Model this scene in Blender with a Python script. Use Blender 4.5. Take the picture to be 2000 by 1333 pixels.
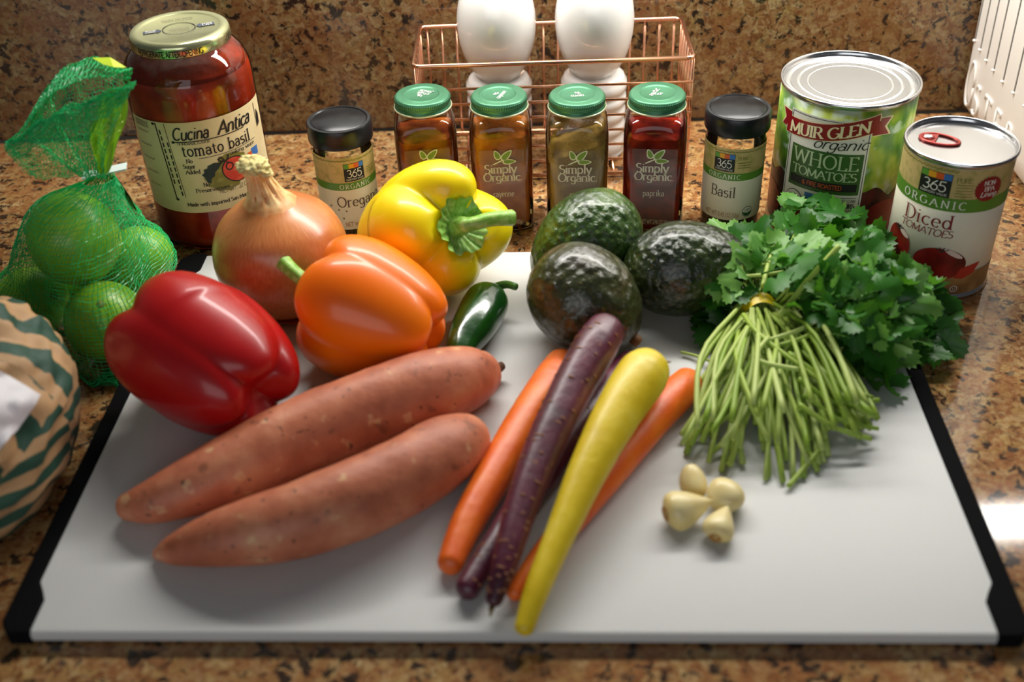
import bpy, bmesh, math, random
from mathutils import Vector, Matrix, noise
from mathutils.bvhtree import BVHTree
for o in list(bpy.data.objects): bpy.data.objects.remove(o, do_unlink=True)
scene = bpy.context.scene
COL = scene.collection
rnd = random.Random(7)
PI = math.pi
# ------------------------------------------------------------------ camera
CAM = Vector((0.01912, -0.37612, 0.4776))
FPX = 2203.75
_p, _r, _y = math.radians(36.6597), math.radians(-2.4407), math.radians(1.3514)
FW = Vector((-math.sin(_y)*math.cos(_p), math.cos(_y)*math.cos(_p), -math.sin(_p)))
_rt = Vector((math.cos(_y), math.sin(_y), 0)); _up = _rt.cross(FW)
RT = math.cos(_r)*_rt + math.sin(_r)*_up
UP = -math.sin(_r)*_rt + math.cos(_r)*_up
cd = bpy.data.cameras.new('camera'); cam = bpy.data.objects.new('camera', cd); COL.objects.link(cam)
cd.sensor_width = 36; cd.sensor_fit = 'HORIZONTAL'; cd.lens = FPX*36/2000; cd.clip_start = 0.02
cam.matrix_world = Matrix(((RT.x, UP.x, -FW.x, CAM.x), (RT.y, UP.y, -FW.y, CAM.y), (RT.z, UP.z, -FW.z, CAM.z), (0, 0, 0, 1)))
cd.dof.use_dof = True; cd.dof.focus_distance = 0.875; cd.dof.aperture_fstop = 4.8; cd.dof.aperture_blades = 0
scene.camera = cam
# ------------------------------------------------------------------ light
w = bpy.data.worlds.new('world'); scene.world = w; w.use_nodes = True
w.node_tree.nodes['Background'].inputs[0].default_value = (0.83, 0.90, 1.0, 1)
w.node_tree.nodes['Background'].inputs[1].default_value = 0.055
def area(name, loc, sx, sy, power, col, target):
    l = bpy.data.lights.new(name, 'AREA'); l.shape = 'RECTANGLE'; l.size = sx; l.size_y = sy; l.energy = power; l.color = col
    o = bpy.data.objects.new(name, l); COL.objects.link(o); o.location = loc
    d = Vector(target) - Vector(loc); o.rotation_euler = d.to_track_quat('-Z', 'Y').to_euler()
    return o
# strip lamp under the wall cabinet: its mirror image shows in the polished counter at the right
area('under_cabinet_lamp', (0.17, 0.525, 0.457), 0.86, 0.07, 7.0, (1.0, 0.97, 0.92), (0.17, 0.5249, 0.0))
# unseen cool fill light behind the camera, added to brighten the front faces
area('front_fill', (-0.5, -2.4, 0.95), 2.4, 1.3, 17.0, (0.93, 0.97, 1.0), (0.0, 0.25, 0.05))
scene.view_settings.view_transform = 'Standard'; scene.view_settings.look = 'None'
scene.view_settings.gamma = 1.0; scene.view_settings.use_curve_mapping = False
scene.view_settings.exposure = 0.0
# ------------------------------------------------------------------ pixel -> point (the thing's plane gives the distance)
ZB = 0.009
def ray(px, py): return FW + RT*((px-1000)/FPX) - UP*((py-666.5)/FPX)
def at(px, py, z):
    d = ray(px, py); return CAM + d*((z-CAM.z)/d.z)
def aty(px, py, y):
    d = ray(px, py); return CAM + d*((y-CAM.y)/d.y)
# ------------------------------------------------------------------ materials
def nodes(name):
    m = bpy.data.materials.new(name); m.use_nodes = True
    return m, m.node_tree.nodes, m.node_tree.links
def c4(c): return (c[0], c[1], c[2], 1)
def srgb(r, g, b):
    f = lambda v: (v/255/12.92) if v/255 <= .04045 else ((v/255+.055)/1.055)**2.4
    return (f(r), f(g), f(b))
def ramp(n, l, src, stops):
    r = n.new('ShaderNodeValToRGB'); e = r.color_ramp.elements
    while len(e) < len(stops): e.new(0.5)
    for i, (p, c) in enumerate(stops): e[i].position = p; e[i].color = c4(c)
    l.new(src, r.inputs[0]); return r.outputs[0]
def tnoise(n, l, vec, scale, detail=3, rough=.5):
    t = n.new('ShaderNodeTexNoise'); t.inputs['Scale'].default_value = scale; t.inputs['Detail'].default_value = detail
    t.inputs['Roughness'].default_value = rough
    if vec is not None: l.new(vec, t.inputs['Vector'])
    return t.outputs['Fac']
def mapping(n, l, scale=(1, 1, 1), rot=(0, 0, 0), loc=(0, 0, 0)):
    tc = n.new('ShaderNodeTexCoord'); mp = n.new('ShaderNodeMapping')
    mp.inputs['Scale'].default_value = scale; mp.inputs['Rotation'].default_value = rot; mp.inputs['Location'].default_value = loc
    l.new(tc.outputs['Object'], mp.inputs[0]); return mp.outputs[0]
def mixc(n, l, fac, a, b):
    m = n.new('ShaderNodeMix'); m.data_type = 'RGBA'
    if hasattr(fac, 'is_output'): l.new(fac, m.inputs[0])
    else: m.inputs[0].default_value = fac
    for v, s in ((a, m.inputs[6]), (b, m.inputs[7])):
        if hasattr(v, 'is_output'): l.new(v, s)
        else: s.default_value = c4(v)
    return m.outputs[2]
def mat(name, col, rough=.5, metal=0, coat=0, coat_rough=.05, sss=0, sssr=(.004, .002, .001), spec=.5, bump=None, var=None, sheen=0, aniso=0):
    """var = (scale, colour2, low, high): procedural colour variation.  bump = (scale, strength, distance)"""
    m, n, l = nodes(name); b = n['Principled BSDF']
    b.inputs['Base Color'].default_value = c4(col); b.inputs['Roughness'].default_value = rough; b.inputs['Metallic'].default_value = metal
    b.inputs['Coat Weight'].default_value = coat; b.inputs['Coat Roughness'].default_value = coat_rough
    b.inputs['Specular IOR Level'].default_value = spec
    if aniso: b.inputs['Anisotropic'].default_value = aniso
    if sss:
        b.inputs['Subsurface Weight'].default_value = sss; b.inputs['Subsurface Radius'].default_value = (1, .6, .4); b.inputs['Subsurface Scale'].default_value = sssr[0]
    vec = mapping(n, l)
    if var:
        f = tnoise(n, l, vec, var[0]); l.new(ramp(n, l, f, [(var[2], col), (var[3], var[1])]), b.inputs['Base Color'])
    if bump:
        bp = n.new('ShaderNodeBump'); bp.inputs['Strength'].default_value = bump[1]; bp.inputs['Distance'].default_value = bump[2]
        l.new(tnoise(n, l, vec, bump[0]), bp.inputs['Height']); l.new(bp.outputs[0], b.inputs['Normal'])
    return m
def thin_glass(name, tint=(.97, .98, .96), rough=.015, ior=1.5, film=None):
    """single-walled glass: what is behind shows through, Fresnel reflections on top; film = (colour, scale, lo, hi, max) dust on the inside"""
    m, n, l = nodes(name); n.remove(n['Principled BSDF']); out = n['Material Output']
    tr = n.new('ShaderNodeBsdfTransparent'); tr.inputs[0].default_value = c4(tint)
    gl = n.new('ShaderNodeBsdfGlossy'); gl.inputs['Roughness'].default_value = rough; gl.inputs[0].default_value = (1, 1, 1, 1)
    fr = n.new('ShaderNodeFresnel'); fr.inputs[0].default_value = ior
    base = tr.outputs[0]
    if film:
        df = n.new('ShaderNodeBsdfDiffuse'); df.inputs[0].default_value = c4(film[0])
        f = ramp(n, l, tnoise(n, l, mapping(n, l), film[1], 5, .6), [(film[2], (0, 0, 0)), (film[3], (film[4],)*3)])
        ms = n.new('ShaderNodeMixShader'); l.new(f, ms.inputs[0]); l.new(base, ms.inputs[1]); l.new(df.outputs[0], ms.inputs[2]); base = ms.outputs[0]
    mx = n.new('ShaderNodeMixShader'); l.new(fr.outputs[0], mx.inputs[0]); l.new(base, mx.inputs[1]); l.new(gl.outputs[0], mx.inputs[2])
    l.new(mx.outputs[0], out.inputs[0]); return m
def granite(name, seed, rough=.09, tone=(1, 1, 1)):
    """crystals: noise-warped cells in khaki, tan, pink-brown and grey, with scattered black flecks"""
    m, n, l = nodes(name); b = n['Principled BSDF']; b.inputs['Roughness'].default_value = rough
    b.inputs['Coat Weight'].default_value = .2; b.inputs['Coat Roughness'].default_value = .02
    vec = mapping(n, l, loc=(seed, seed*.7, seed*1.3))
    wn = n.new('ShaderNodeTexNoise'); wn.inputs['Scale'].default_value = 70; wn.inputs['Detail'].default_value = 3; l.new(vec, wn.inputs['Vector'])
    sc = n.new('ShaderNodeVectorMath'); sc.operation = 'MULTIPLY_ADD'; sc.inputs[1].default_value = (.011,)*3; l.new(wn.outputs['Color'], sc.inputs[0]); l.new(vec, sc.inputs[2])
    def cells(scale, stops):
        v = n.new('ShaderNodeTexVoronoi'); v.inputs['Scale'].default_value = scale; l.new(sc.outputs[0], v.inputs['Vector'])
        sp = n.new('ShaderNodeSeparateColor'); l.new(v.outputs['Color'], sp.inputs[0]); r = ramp(n, l, sp.outputs[0], stops); return r, sp.outputs[1]
    c1, _ = cells(185, [(.0, srgb(77, 52, 30)), (.25, srgb(110, 76, 45)), (.5, srgb(125, 92, 61)), (.72, srgb(132, 112, 68)), (.9, srgb(148, 131, 96))])
    c2, _ = cells(430, [(.0, srgb(72, 45, 26)), (.35, srgb(113, 78, 50)), (.7, srgb(137, 115, 73)), (1, srgb(155, 140, 107))])
    c = mixc(n, l, .45, c1, c2)
    big = tnoise(n, l, vec, 22, 4, .6)
    c = mixc(n, l, ramp(n, l, big, [(.42, (0,)*3), (.64, (.55,)*3)]), c, srgb(113, 73, 41))
    f = n.new('ShaderNodeTexNoise'); f.inputs['Scale'].default_value = 120; f.inputs['Detail'].default_value = 4; f.inputs['Roughness'].default_value = .6; f.inputs['Distortion'].default_value = .35; l.new(sc.outputs[0], f.inputs['Vector'])
    k = n.new('ShaderNodeMath'); k.operation = 'MULTIPLY_ADD'; k.inputs[1].default_value = .30; l.new(tnoise(n, l, mapping(n, l, loc=(9+seed, 4, 2)), 30, 3, .6), k.inputs[0]); l.new(f.outputs['Fac'], k.inputs[2])
    c = mixc(n, l, ramp(n, l, k.outputs[0], [(.715, (0,)*3), (.755, (.93,)*3)]), c, srgb(28, 23, 22))
    g = tnoise(n, l, mapping(n, l, loc=(2+seed, 8, 5)), 120, 3, .55)
    c = mixc(n, l, ramp(n, l, g, [(.63, (0,)*3), (.69, (.7,)*3)]), c, srgb(63, 58, 52))
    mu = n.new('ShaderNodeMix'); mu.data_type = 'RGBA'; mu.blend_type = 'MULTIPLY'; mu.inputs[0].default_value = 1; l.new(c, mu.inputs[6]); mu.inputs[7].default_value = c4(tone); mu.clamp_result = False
    l.new(mu.outputs[2], b.inputs['Base Color']); return m
M = {}
M['counter'] = granite('granite', 0.0, tone=(1.75, 1.55, 1.38))  # tone raised: stronger light on the counter is put into the stone's colour
M['splash'] = granite('backsplash_granite', 3.7, .16, (.90, .88, .86))  # same stone, tone lowered so the wall's dimmer light is in its colour
M['paint'] = mat('white_wall_paint', srgb(190, 187, 178), .6)
# ------------------------------------------------------------------ mesh builder
class MB:
    def __init__(s): s.v = []; s.f = []
    def add(s, v, f):
        o = len(s.v); s.v += [tuple(p) for p in v]; s.f += [tuple(i+o for i in q) for q in f]; return s
    def lathe(s, prof, n=64, mod=None, cx=0, cy=0):
        v = []; f = []; k = len(prof)
        for (r, z) in prof:
            for i in range(n):
                a = 2*PI*i/n; rr = r*(mod(a, z) if mod else 1); v.append((cx+rr*math.cos(a), cy+rr*math.sin(a), z))
        for j in range(k-1):
            for i in range(n):
                a, b = j*n+i, j*n+(i+1) % n; f.append((a, b, b+n, a+n))
        if prof[0][0] > 1e-6: f.append(tuple(range(n-1, -1, -1)))
        if prof[-1][0] > 1e-6: f.append(tuple((k-1)*n+i for i in range(n)))
        return s.add(v, f)
    def tube(s, pts, rad, n=8, cap=True, flat=1.0):
        pts = [Vector(p) for p in pts]; k = len(pts)
        if not isinstance(rad, (list, tuple)): rad = [rad]*k
        v = []; f = []; t0 = (pts[1]-pts[0]).normalized()
        nx = t0.cross(Vector((0, 0, 1)));
        if nx.length < .05: nx = t0.cross(Vector((1, 0, 0)))
        nx.normalize()
        for i, p in enumerate(pts):
            t = (pts[min(i+1, k-1)]-pts[max(i-1, 0)]).normalized()
            nx = (nx - t*nx.dot(t)); nx.normalize(); ny = t.cross(nx)
            for j in range(n):
                a = 2*PI*j/n; v.append(p + nx*(rad[i]*math.cos(a)) + ny*(rad[i]*math.sin(a)*flat))
        for i in range(k-1):
            for j in range(n):
                a, b = i*n+j, i*n+(j+1) % n; f.append((a, b, b+n, a+n))
        if cap: f.append(tuple(range(n-1, -1, -1))); f.append(tuple((k-1)*n+j for j in range(n)))
        return s.add(v, f)
    def box(s, x0, x1, y0, y1, z0, z1):
        v = [(x, y, z) for z in (z0, z1) for y in (y0, y1) for x in (x0, x1)]
        return s.add(v, [(0, 2, 3, 1), (4, 5, 7, 6), (0, 1, 5, 4), (2, 6, 7, 3), (0, 4, 6, 2), (1, 3, 7, 5)])
    def grid(s, fn, nu, nv, closed=False):
        v = [fn(i/nu, j/nv) for j in range(nv+1) for i in range(nu if closed else nu+1)]
        k = nu if closed else nu+1
        f = [(j*k+i, j*k+(i+1) % k, (j+1)*k+(i+1) % k, (j+1)*k+i) for j in range(nv) for i in range(nu)]
        return s.add(v, f)
    def prism(s, poly, z0, z1):
        n = len(poly); v = [(x, y, z0) for x, y in poly]+[(x, y, z1) for x, y in poly]
        return s.add(v, [tuple(range(n-1, -1, -1)), tuple(range(n, 2*n))]+[(i, (i+1) % n, n+(i+1) % n, n+i) for i in range(n)])
    def mesh(s, name, m=None, smooth=True):
        me = bpy.data.meshes.new(name); me.from_pydata(s.v, [], s.f); me.validate(); me.update()
        if m is not None: me.materials.append(m)
        if smooth: me.polygons.foreach_set('use_smooth', [True]*len(me.polygons))
        return me
    def build(s, name, m, parent=None, smooth=True, auto=None, bevel=None, kind=None):
        o = bpy.data.objects.new(name, s.mesh(name, m, smooth)); COL.objects.link(o)
        if parent is not None: o.parent = parent
        if bevel:
            b = o.modifiers.new('bevel', 'BEVEL'); b.width = bevel; b.segments = 3; b.limit_method = 'ANGLE'
        if auto is not None:
            bm = bmesh.new(); bm.from_mesh(o.data)
            for e in bm.edges:
                if len(e.link_faces) == 2 and e.calc_face_angle(0) > math.radians(auto): e.smooth = False
            bm.to_mesh(o.data); bm.free()
        if kind: o['kind'] = kind
        return o
def tag(o, label, cat, group=None):
    o['label'] = label; o['category'] = cat
    if group: o['group'] = group
    return o
def thing(name, label, cat, loc=(0, 0, 0), group=None, rot=None):
    o = bpy.data.objects.new(name, None); o.empty_display_size = .02; COL.objects.link(o); o.location = loc
    if rot is not None: o.rotation_euler = rot
    return tag(o, label, cat, group)
def catmull(P, n):
    """smooth curve through points of any dimension, n samples"""
    k = len(P); out = []
    for s in range(n):
        t = s/(n-1)*(k-1); i = min(int(t), k-2); u = t-i
        p0, p1, p2, p3 = P[max(i-1, 0)], P[i], P[i+1], P[min(i+2, k-1)]
        out.append(tuple(.5*(2*b+(c-a)*u+(2*a-5*b+4*c-d)*u*u+(3*b-a-3*c+d)*u**3) for a, b, c, d in zip(p0, p1, p2, p3)))
    return out
def nz(x, y, z, s): return noise.noise(Vector((x*s, y*s, z*s)))
# ------------------------------------------------------------------ lettering: strokes of a broad or even pen
def o_(cx, cy, rx, ry, a0=0, a1=360, n=14):
    return [(cx+rx*math.cos(math.radians(a0+(a1-a0)*i/n)), cy+ry*math.sin(math.radians(a0+(a1-a0)*i/n))) for i in range(n+1)]
def ess(cx, top, rx):
    r1, r2 = top*.235, top*.265; return o_(cx, top-r1, rx*.9, r1, 35, 250, 9)+o_(cx, r2, rx, r2, 75, -145, 10)
G = {
 'A': (.84, [[(.02, 0), (.42, 1), (.82, 0)], [(.17, .36), (.67, .36)]]), 'B': (.7, [[(.12, 0), (.12, 1)], [(.12, 1)]+o_(.36, .76, .24, .24, 90, -90)+[(.12, .52)], [(.12, .52)]+o_(.38, .26, .27, .26, 90, -90)+[(.12, 0)]]),
 'C': (.8, [o_(.45, .5, .4, .5, 48, 312)]), 'D': (.82, [[(.12, 0), (.12, 1)], [(.12, 1)]+o_(.36, .5, .4, .5, 90, -90)+[(.12, 0)]]),
 'E': (.66, [[(.12, 0), (.12, 1)], [(.12, 1), (.58, 1), (.58, .86)], [(.12, .52), (.5, .52)], [(.12, 0), (.62, 0), (.62, .16)]]), 'F': (.6, [[(.12, 0), (.12, 1)], [(.12, 1), (.56, 1), (.56, .86)], [(.12, .52), (.48, .52)]]),
 'G': (.86, [o_(.45, .5, .4, .5, 48, 325), [(.8, 0.08), (.8, .44)], [(.56, .44), (.86, .44)]]), 'H': (.86, [[(.12, 0), (.12, 1)], [(.74, 0), (.74, 1)], [(.12, .52), (.74, .52)]]),
 'I': (.3, [[(.15, 0), (.15, 1)]]), 'J': (.5, [[(.36, 1), (.36, .22)]+o_(.2, .22, .16, .22, 0, -150)]), 'K': (.76, [[(.12, 0), (.12, 1)], [(.66, 1), (.12, .44)], [(.3, .6), (.7, 0)]]),
 'L': (.62, [[(.12, 0), (.12, 1)], [(.12, 0), (.58, 0), (.58, .18)]]), 'M': (1.0, [[(.1, 0), (.12, 1), (.5, .12), (.88, 1), (.9, 0)]]), 'N': (.86, [[(.12, 0), (.12, 1), (.74, 0), (.74, 1)]]),
 'O': (.9, [o_(.45, .5, .4, .5)]), 'P': (.66, [[(.12, 0), (.12, 1)], [(.12, 1)]+o_(.34, .73, .26, .27, 90, -90)+[(.12, .46)]]), 'R': (.74, [[(.12, 0), (.12, 1)], [(.12, 1)]+o_(.34, .74, .25, .26, 90, -90)+[(.12, .48)], [(.36, .48), (.7, 0)]]),
 'S': (.62, [ess(.31, 1, .26)]), 'T': (.76, [[(.38, 0), (.38, 1)], [(.04, .86), (.04, 1), (.72, 1), (.72, .86)]]), 'U': (.82, [[(.12, 1), (.12, .3)]+o_(.41, .3, .29, .3, 180, 360)+[(.7, 1)]]),
 'V': (.8, [[(.03, 1), (.4, 0), (.77, 1)]]), 'W': (1.14, [[(.03, 1), (.3, 0), (.57, .95), (.84, 0), (1.11, 1)]]), 'X': (.76, [[(.05, 1), (.71, 0)], [(.69, 1), (.07, 0)]]), 'Y': (.74, [[(.03, 1), (.37, .48), (.71, 1)], [(.37, .48), (.37, 0)]]), 'Z': (.7, [[(.06, 1), (.62, 1), (.06, 0), (.64, 0)]]),
 'a': (.58, [[(.1, .5)]+o_(.28, .42, .2, .22, 130, 0)+[(.48, .08), (.56, .02)], o_(.27, .18, .21, .19)]), 'b': (.62, [[(.1, 1), (.1, 0)], o_(.33, .31, .23, .32)]), 'c': (.54, [o_(.31, .32, .25, .32, 45, 315)]),
 'd': (.64, [o_(.29, .31, .23, .32), [(.52, 1), (.52, 0)]]), 'e': (.58, [[(.07, .35), (.53, .35)]+o_(.3, .32, .24, .32, 10, 315)]), 'f': (.4, [[(.18, 0), (.18, .78)]+o_(.36, .8, .18, .2, 180, 60), [(.03, .62), (.38, .62)]]),
 'g': (.6, [o_(.28, .34, .22, .3), [(.5, .62), (.5, -.08)]+o_(.27, -.08, .23, .22, 0, -150)]), 'h': (.66, [[(.1, 1), (.1, 0)], o_(.32, .4, .22, .24, 180, 0)+[(.54, 0)]]), 'i': (.3, [[(.15, .64), (.15, 0)], [(.15, .86), (.15, .94)]]),
 'j': (.3, [[(.18, .64), (.18, -.1)]+o_(.04, -.1, .14, .18, 0, -120)]), 'k': (.6, [[(.1, 1), (.1, 0)], [(.5, .64), (.1, .26)], [(.22, .38), (.56, 0)]]), 'l': (.3, [[(.15, 1), (.15, 0)]]),
 'm': (.96, [[(.1, .64), (.1, 0)], o_(.28, .42, .18, .22, 180, 0)+[(.46, 0)], o_(.64, .42, .18, .22, 180, 0)+[(.82, 0)]]), 'n': (.66, [[(.1, .64), (.1, 0)], o_(.32, .4, .22, .24, 180, 0)+[(.54, 0)]]), 'o': (.62, [o_(.31, .32, .25, .32)]),
 'p': (.64, [[(.1, .64), (.1, -.3)], o_(.33, .32, .24, .32)]), 'q': (.64, [o_(.29, .32, .24, .32), [(.53, .64), (.53, -.3)]]), 'r': (.44, [[(.1, .64), (.1, 0)], o_(.3, .42, .2, .22, 180, 55)]), 's': (.48, [ess(.25, .64, .2)]),
 't': (.4, [[(.17, .86), (.17, .14)]+o_(.3, .14, .13, .14, 180, 300), [(.03, .64), (.36, .64)]]), 'u': (.66, [[(.1, .64), (.1, .24)]+o_(.32, .24, .22, .24, 180, 360), [(.54, .64), (.54, 0)]]), 'v': (.58, [[(.03, .64), (.29, 0), (.55, .64)]]),
 'w': (.86, [[(.03, .64), (.23, 0), (.43, .6), (.63, 0), (.83, .64)]]), 'x': (.56, [[(.05, .64), (.52, 0)], [(.5, .64), (.05, 0)]]), 'y': (.58, [[(.03, .64), (.29, 0)], [(.55, .64), (.2, -.3)]]), 'z': (.52, [[(.06, .64), (.46, .64), (.06, 0), (.48, 0)]]),
 '0': (.66, [o_(.33, .5, .26, .5)]), '1': (.4, [[(.06, .8), (.22, 1), (.22, 0)]]), '2': (.62, [o_(.3, .74, .24, .26, 160, -40)+[(.06, 0), (.58, 0)]]), '3': (.6, [o_(.27, .76, .22, .24, 150, -90)+o_(.27, .26, .26, .26, 90, -150)]),
 '4': (.64, [[(.44, 0), (.44, 1), (.04, .3), (.6, .3)]]), '5': (.6, [[(.54, 1), (.14, 1), (.1, .56)]+o_(.28, .32, .26, .32, 120, -150)]), '6': (.62, [[(.5, 1), (.2, .7)]+o_(.31, .3, .25, .3, 150, 510, 18)]), '7': (.56, [[(.05, 1), (.52, 1), (.18, 0)]]),
 '8': (.6, [o_(.3, .75, .2, .25), o_(.3, .26, .25, .26)]), '9': (.62, [o_(.31, .7, .25, .3, -30, 330, 18)+[(.12, 0)]]),
 '.': (.24, [[(.12, 0), (.12, .1)]]), '-': (.44, [[(.06, .4), (.38, .4)]]), '(': (.36, [o_(.36, .42, .24, .62, 120, 240)]), ')': (.36, [o_(0, .42, .24, .62, 60, -60)]), '&': (.8, [[(.7, 0), (.2, .7)]+o_(.32, .8, .14, .18, 190, -30, 8)+o_(.32, .24, .26, .26, 120, 330)+[(.7, .45)]]),
 '*': (.3, [o_(.15, .86, .1, .1)]), ' ': (.36, [])}
def text2d(s, size, style='sans', weight=1.0, track=0.0, slant=0.0, fit=None, align='c'):
    """2-D strokes: style serif (contrast pen + serifs), sans, brush"""
    thick, thin = {'serif': (.15, .055), 'sans': (.11, .11), 'brush': (.13, .08), 'slab': (.14, .09)}[style]
    thick *= weight; thin *= weight
    pls = []; x = 0
    for ch in s:
        wd, st = G.get(ch, G[' '])
        for pl in st:
            if not pl: continue
            pls.append(([(x+a, b) for a, b in pl], False))
            if style in ('serif', 'slab') and ch.isalpha():
                for e, q in ((0, 1), (-1, -2)):
                    a, b = pl[e], pl[q]
                    if abs(a[1]-b[1]) > abs(a[0]-b[0])*1.1 and abs(a[1]-b[1]) > .3:
                        if any(abs(a[1]-h) < .02 for h in (0, .64, 1, -.3)):
                            h = .15 if ch.isupper() else .12; pls.append(([(x+a[0]-h, a[1]), (x+a[0]+h, a[1])], True))
        x += wd+track
    W = max(x-track, .01); sx = size if fit is None else fit/W
    mb = MB()
    for pl, thinonly in pls:
        d = [pl[0]]
        for p in pl[1:]:
            a = d[-1]; L = math.dist(a, p); k = max(1, int(L/.16))
            d += [(a[0]+(p[0]-a[0])*i/k, a[1]+(p[1]-a[1])*i/k) for i in range(1, k+1)]
        d = [p for i, p in enumerate(d) if i == 0 or math.dist(p, d[i-1]) > 1e-5]
        if len(d) < 2: continue
        v = []; f = []
        for i, p in enumerate(d):
            a, b = d[max(i-1, 0)], d[min(i+1, len(d)-1)]; tx, ty = b[0]-a[0], b[1]-a[1]; L = math.hypot(tx, ty) or 1; tx /= L; ty /= L
            k = (thin+(thick-thin)*abs(ty))/2 if not thinonly else thin/2*1.1
            if 0 < i < len(d)-1:
                e1 = Vector((p[0]-a[0], p[1]-a[1])).normalized(); e2 = Vector((b[0]-p[0], b[1]-p[1])).normalized()
                k /= max(.55, math.sqrt(max(0, (1+e1.dot(e2))/2)))
            for sg in (1, -1):
                X, Y = p[0]-ty*k*sg, p[1]+tx*k*sg
                v.append((X+slant*Y, Y, 0))
            if i: f.append((2*i-2, 2*i-1, 2*i+1, 2*i))
        mb.add(v, f)
    off = {'c': -W/2, 'l': 0, 'r': -W}[align]
    mb.v = [((a+off)*sx, b*size, 0) for a, b, c in mb.v]
    return mb
def mapped(mb, fn):
    r = MB(); r.v = [tuple(fn(a, b)) for a, b, c in mb.v]; r.f = mb.f; return r
class Cyl:
    """decorate a vertical cylinder: u runs to the right round the front, v is height (metres)"""
    def __init__(s, R, phi, parent): s.R = R; s.phi = phi; s.p = parent; s.layer = 0
    def at(s, u, v, off=.00025):
        a = s.phi+u/s.R; return ((s.R+off)*math.cos(a), (s.R+off)*math.sin(a), v)
    def patch(s, name, m, u0, u1, v0, v1, off=.00025, parent=None, top=None):
        nu = max(2, int(abs(u1-u0)/.0016)); nv = max(1, int(abs(v1-v0)/.02))
        mb = MB().grid(lambda i, j: s.at(u0+(u1-u0)*i, v0+((v1 if top is None else v1+top(u0+(u1-u0)*i))-v0)*j, off), nu, nv)
        return mb.build(name, m, parent or s.p)
    def text(s, st, u, v, size, m, off=.0006, parent=None, name='lettering', rot=0, **k):
        c, sn = math.cos(rot), math.sin(rot)
        return mapped(text2d(st, size, **k), lambda a, b: s.at(u+a*c-b*sn, v+a*sn+b*c, off)).build(name, m, parent or s.p)
    def star(s, name, m, pts, off=.0005, parent=None, rings=5):
        cx = sum(p[0] for p in pts)/len(pts); cy = sum(p[1] for p in pts)/len(pts); n = len(pts)
        v = [s.at(cx, cy, off)]; f = []
        for k in range(1, rings+1):
            v += [s.at(cx+(x-cx)*k/rings, cy+(y-cy)*k/rings, off) for x, y in pts]
        f = [(0, 1+i, 1+(i+1) % n) for i in range(n)]
        for k in range(rings-1):
            f += [(1+k*n+i, 1+(k+1)*n+i, 1+(k+1)*n+(i+1) % n, 1+k*n+(i+1) % n) for i in range(n)]
        return MB().add(v, f).build(name, m, parent or s.p)
    def line(s, name, m, pts, wd, off=.0006, parent=None):
        d = [pts[0]]
        for p in pts[1:]:
            a = d[-1]; k = max(1, int(math.dist(a, p)/.0015)); d += [(a[0]+(p[0]-a[0])*i/k, a[1]+(p[1]-a[1])*i/k) for i in range(1, k+1)]
        v = []; f = []
        for i, p in enumerate(d):
            a, b = d[max(i-1, 0)], d[min(i+1, len(d)-1)]; tx, ty = b[0]-a[0], b[1]-a[1]; L = math.hypot(tx, ty) or 1
            v += [s.at(p[0]-ty/L*wd/2, p[1]+tx/L*wd/2, off), s.at(p[0]+ty/L*wd/2, p[1]-tx/L*wd/2, off)]
            if i: f.append((2*i-2, 2*i-1, 2*i+1, 2*i))
        return MB().add(v, f).build(name, m, parent or s.p)
def ell(cx, cy, rx, ry, n=36, wob=0, k=7, rot=0):
    r = []
    for i in range(n):
        a = 2*PI*i/n; q = 1+wob*(1 if (i*k//n) % 2 == 0 and False else math.cos(k*a)); x, y = rx*q*math.cos(a), ry*q*math.sin(a)
        r.append((cx+x*math.cos(rot)-y*math.sin(rot), cy+x*math.sin(rot)+y*math.cos(rot)))
    return r
# ================================================================== setting
def struct(o): o['kind'] = 'structure'; return o
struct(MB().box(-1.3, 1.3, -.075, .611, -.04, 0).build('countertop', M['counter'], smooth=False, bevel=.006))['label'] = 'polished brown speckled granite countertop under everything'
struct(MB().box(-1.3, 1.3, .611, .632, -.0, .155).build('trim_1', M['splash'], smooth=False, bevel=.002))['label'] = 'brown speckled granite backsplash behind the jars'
struct(MB().box(-1.3, 1.3, .632, .66, -.04, 1.3).build('wall_back', M['paint'], smooth=False))['label'] = 'white painted wall above the granite backsplash'
# ================================================================== materials
M['white_plastic'] = mat('board_polypropylene', srgb(206, 206, 203), .42, spec=.4, sss=.25, sssr=(.006, 0, 0), bump=(900, .05, .0004))
M['rubber'] = mat('black_rubber', srgb(15, 15, 16), .8, spec=.06)
M['gloss_black'] = mat('black_lid_plastic', srgb(16, 17, 19), .3, var=(60, srgb(34, 36, 40), .4, .75), spec=.35)
M['glass'] = thin_glass('clear_glass', (.95, .965, .93), .012, 1.4)
M['glass_base'] = thin_glass('thick_glass_base', (.62, .68, .58), .03)
M['cream'] = mat('cream_label', srgb(232, 226, 204), .45)
M['kraft'] = mat('kraft_label', srgb(196, 172, 112), .5, var=(170, srgb(160, 152, 80), .45, .7))
M['band_green'] = mat('label_green', srgb(88, 138, 42), .4)
M['ink_black'] = mat('ink_black', srgb(20, 20, 22), .5)
M['ink_brown'] = mat('ink_brown', srgb(88, 66, 50), .5)
M['ink_tan'] = mat('ink_tan', srgb(178, 132, 78), .5)
M['ink_white'] = mat('ink_white', srgb(240, 238, 225), .45)
M['ink_red'] = mat('ink_dark_red', srgb(128, 22, 26), .45)
M['ink_grey'] = mat('ink_grey', srgb(120, 112, 90), .5)
M['ink_olive'] = mat('ink_olive', srgb(118, 122, 52), .5)
for k, c in dict(sw_green=(92, 150, 52), sw_yellow=(226, 160, 34), sw_orange=(216, 92, 36), sw_blue=(56, 116, 190)).items(): M[k] = mat(k, srgb(*c), .45)
M['steel'] = mat('tinplate', (.80, .81, .82), .24, 1)
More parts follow.
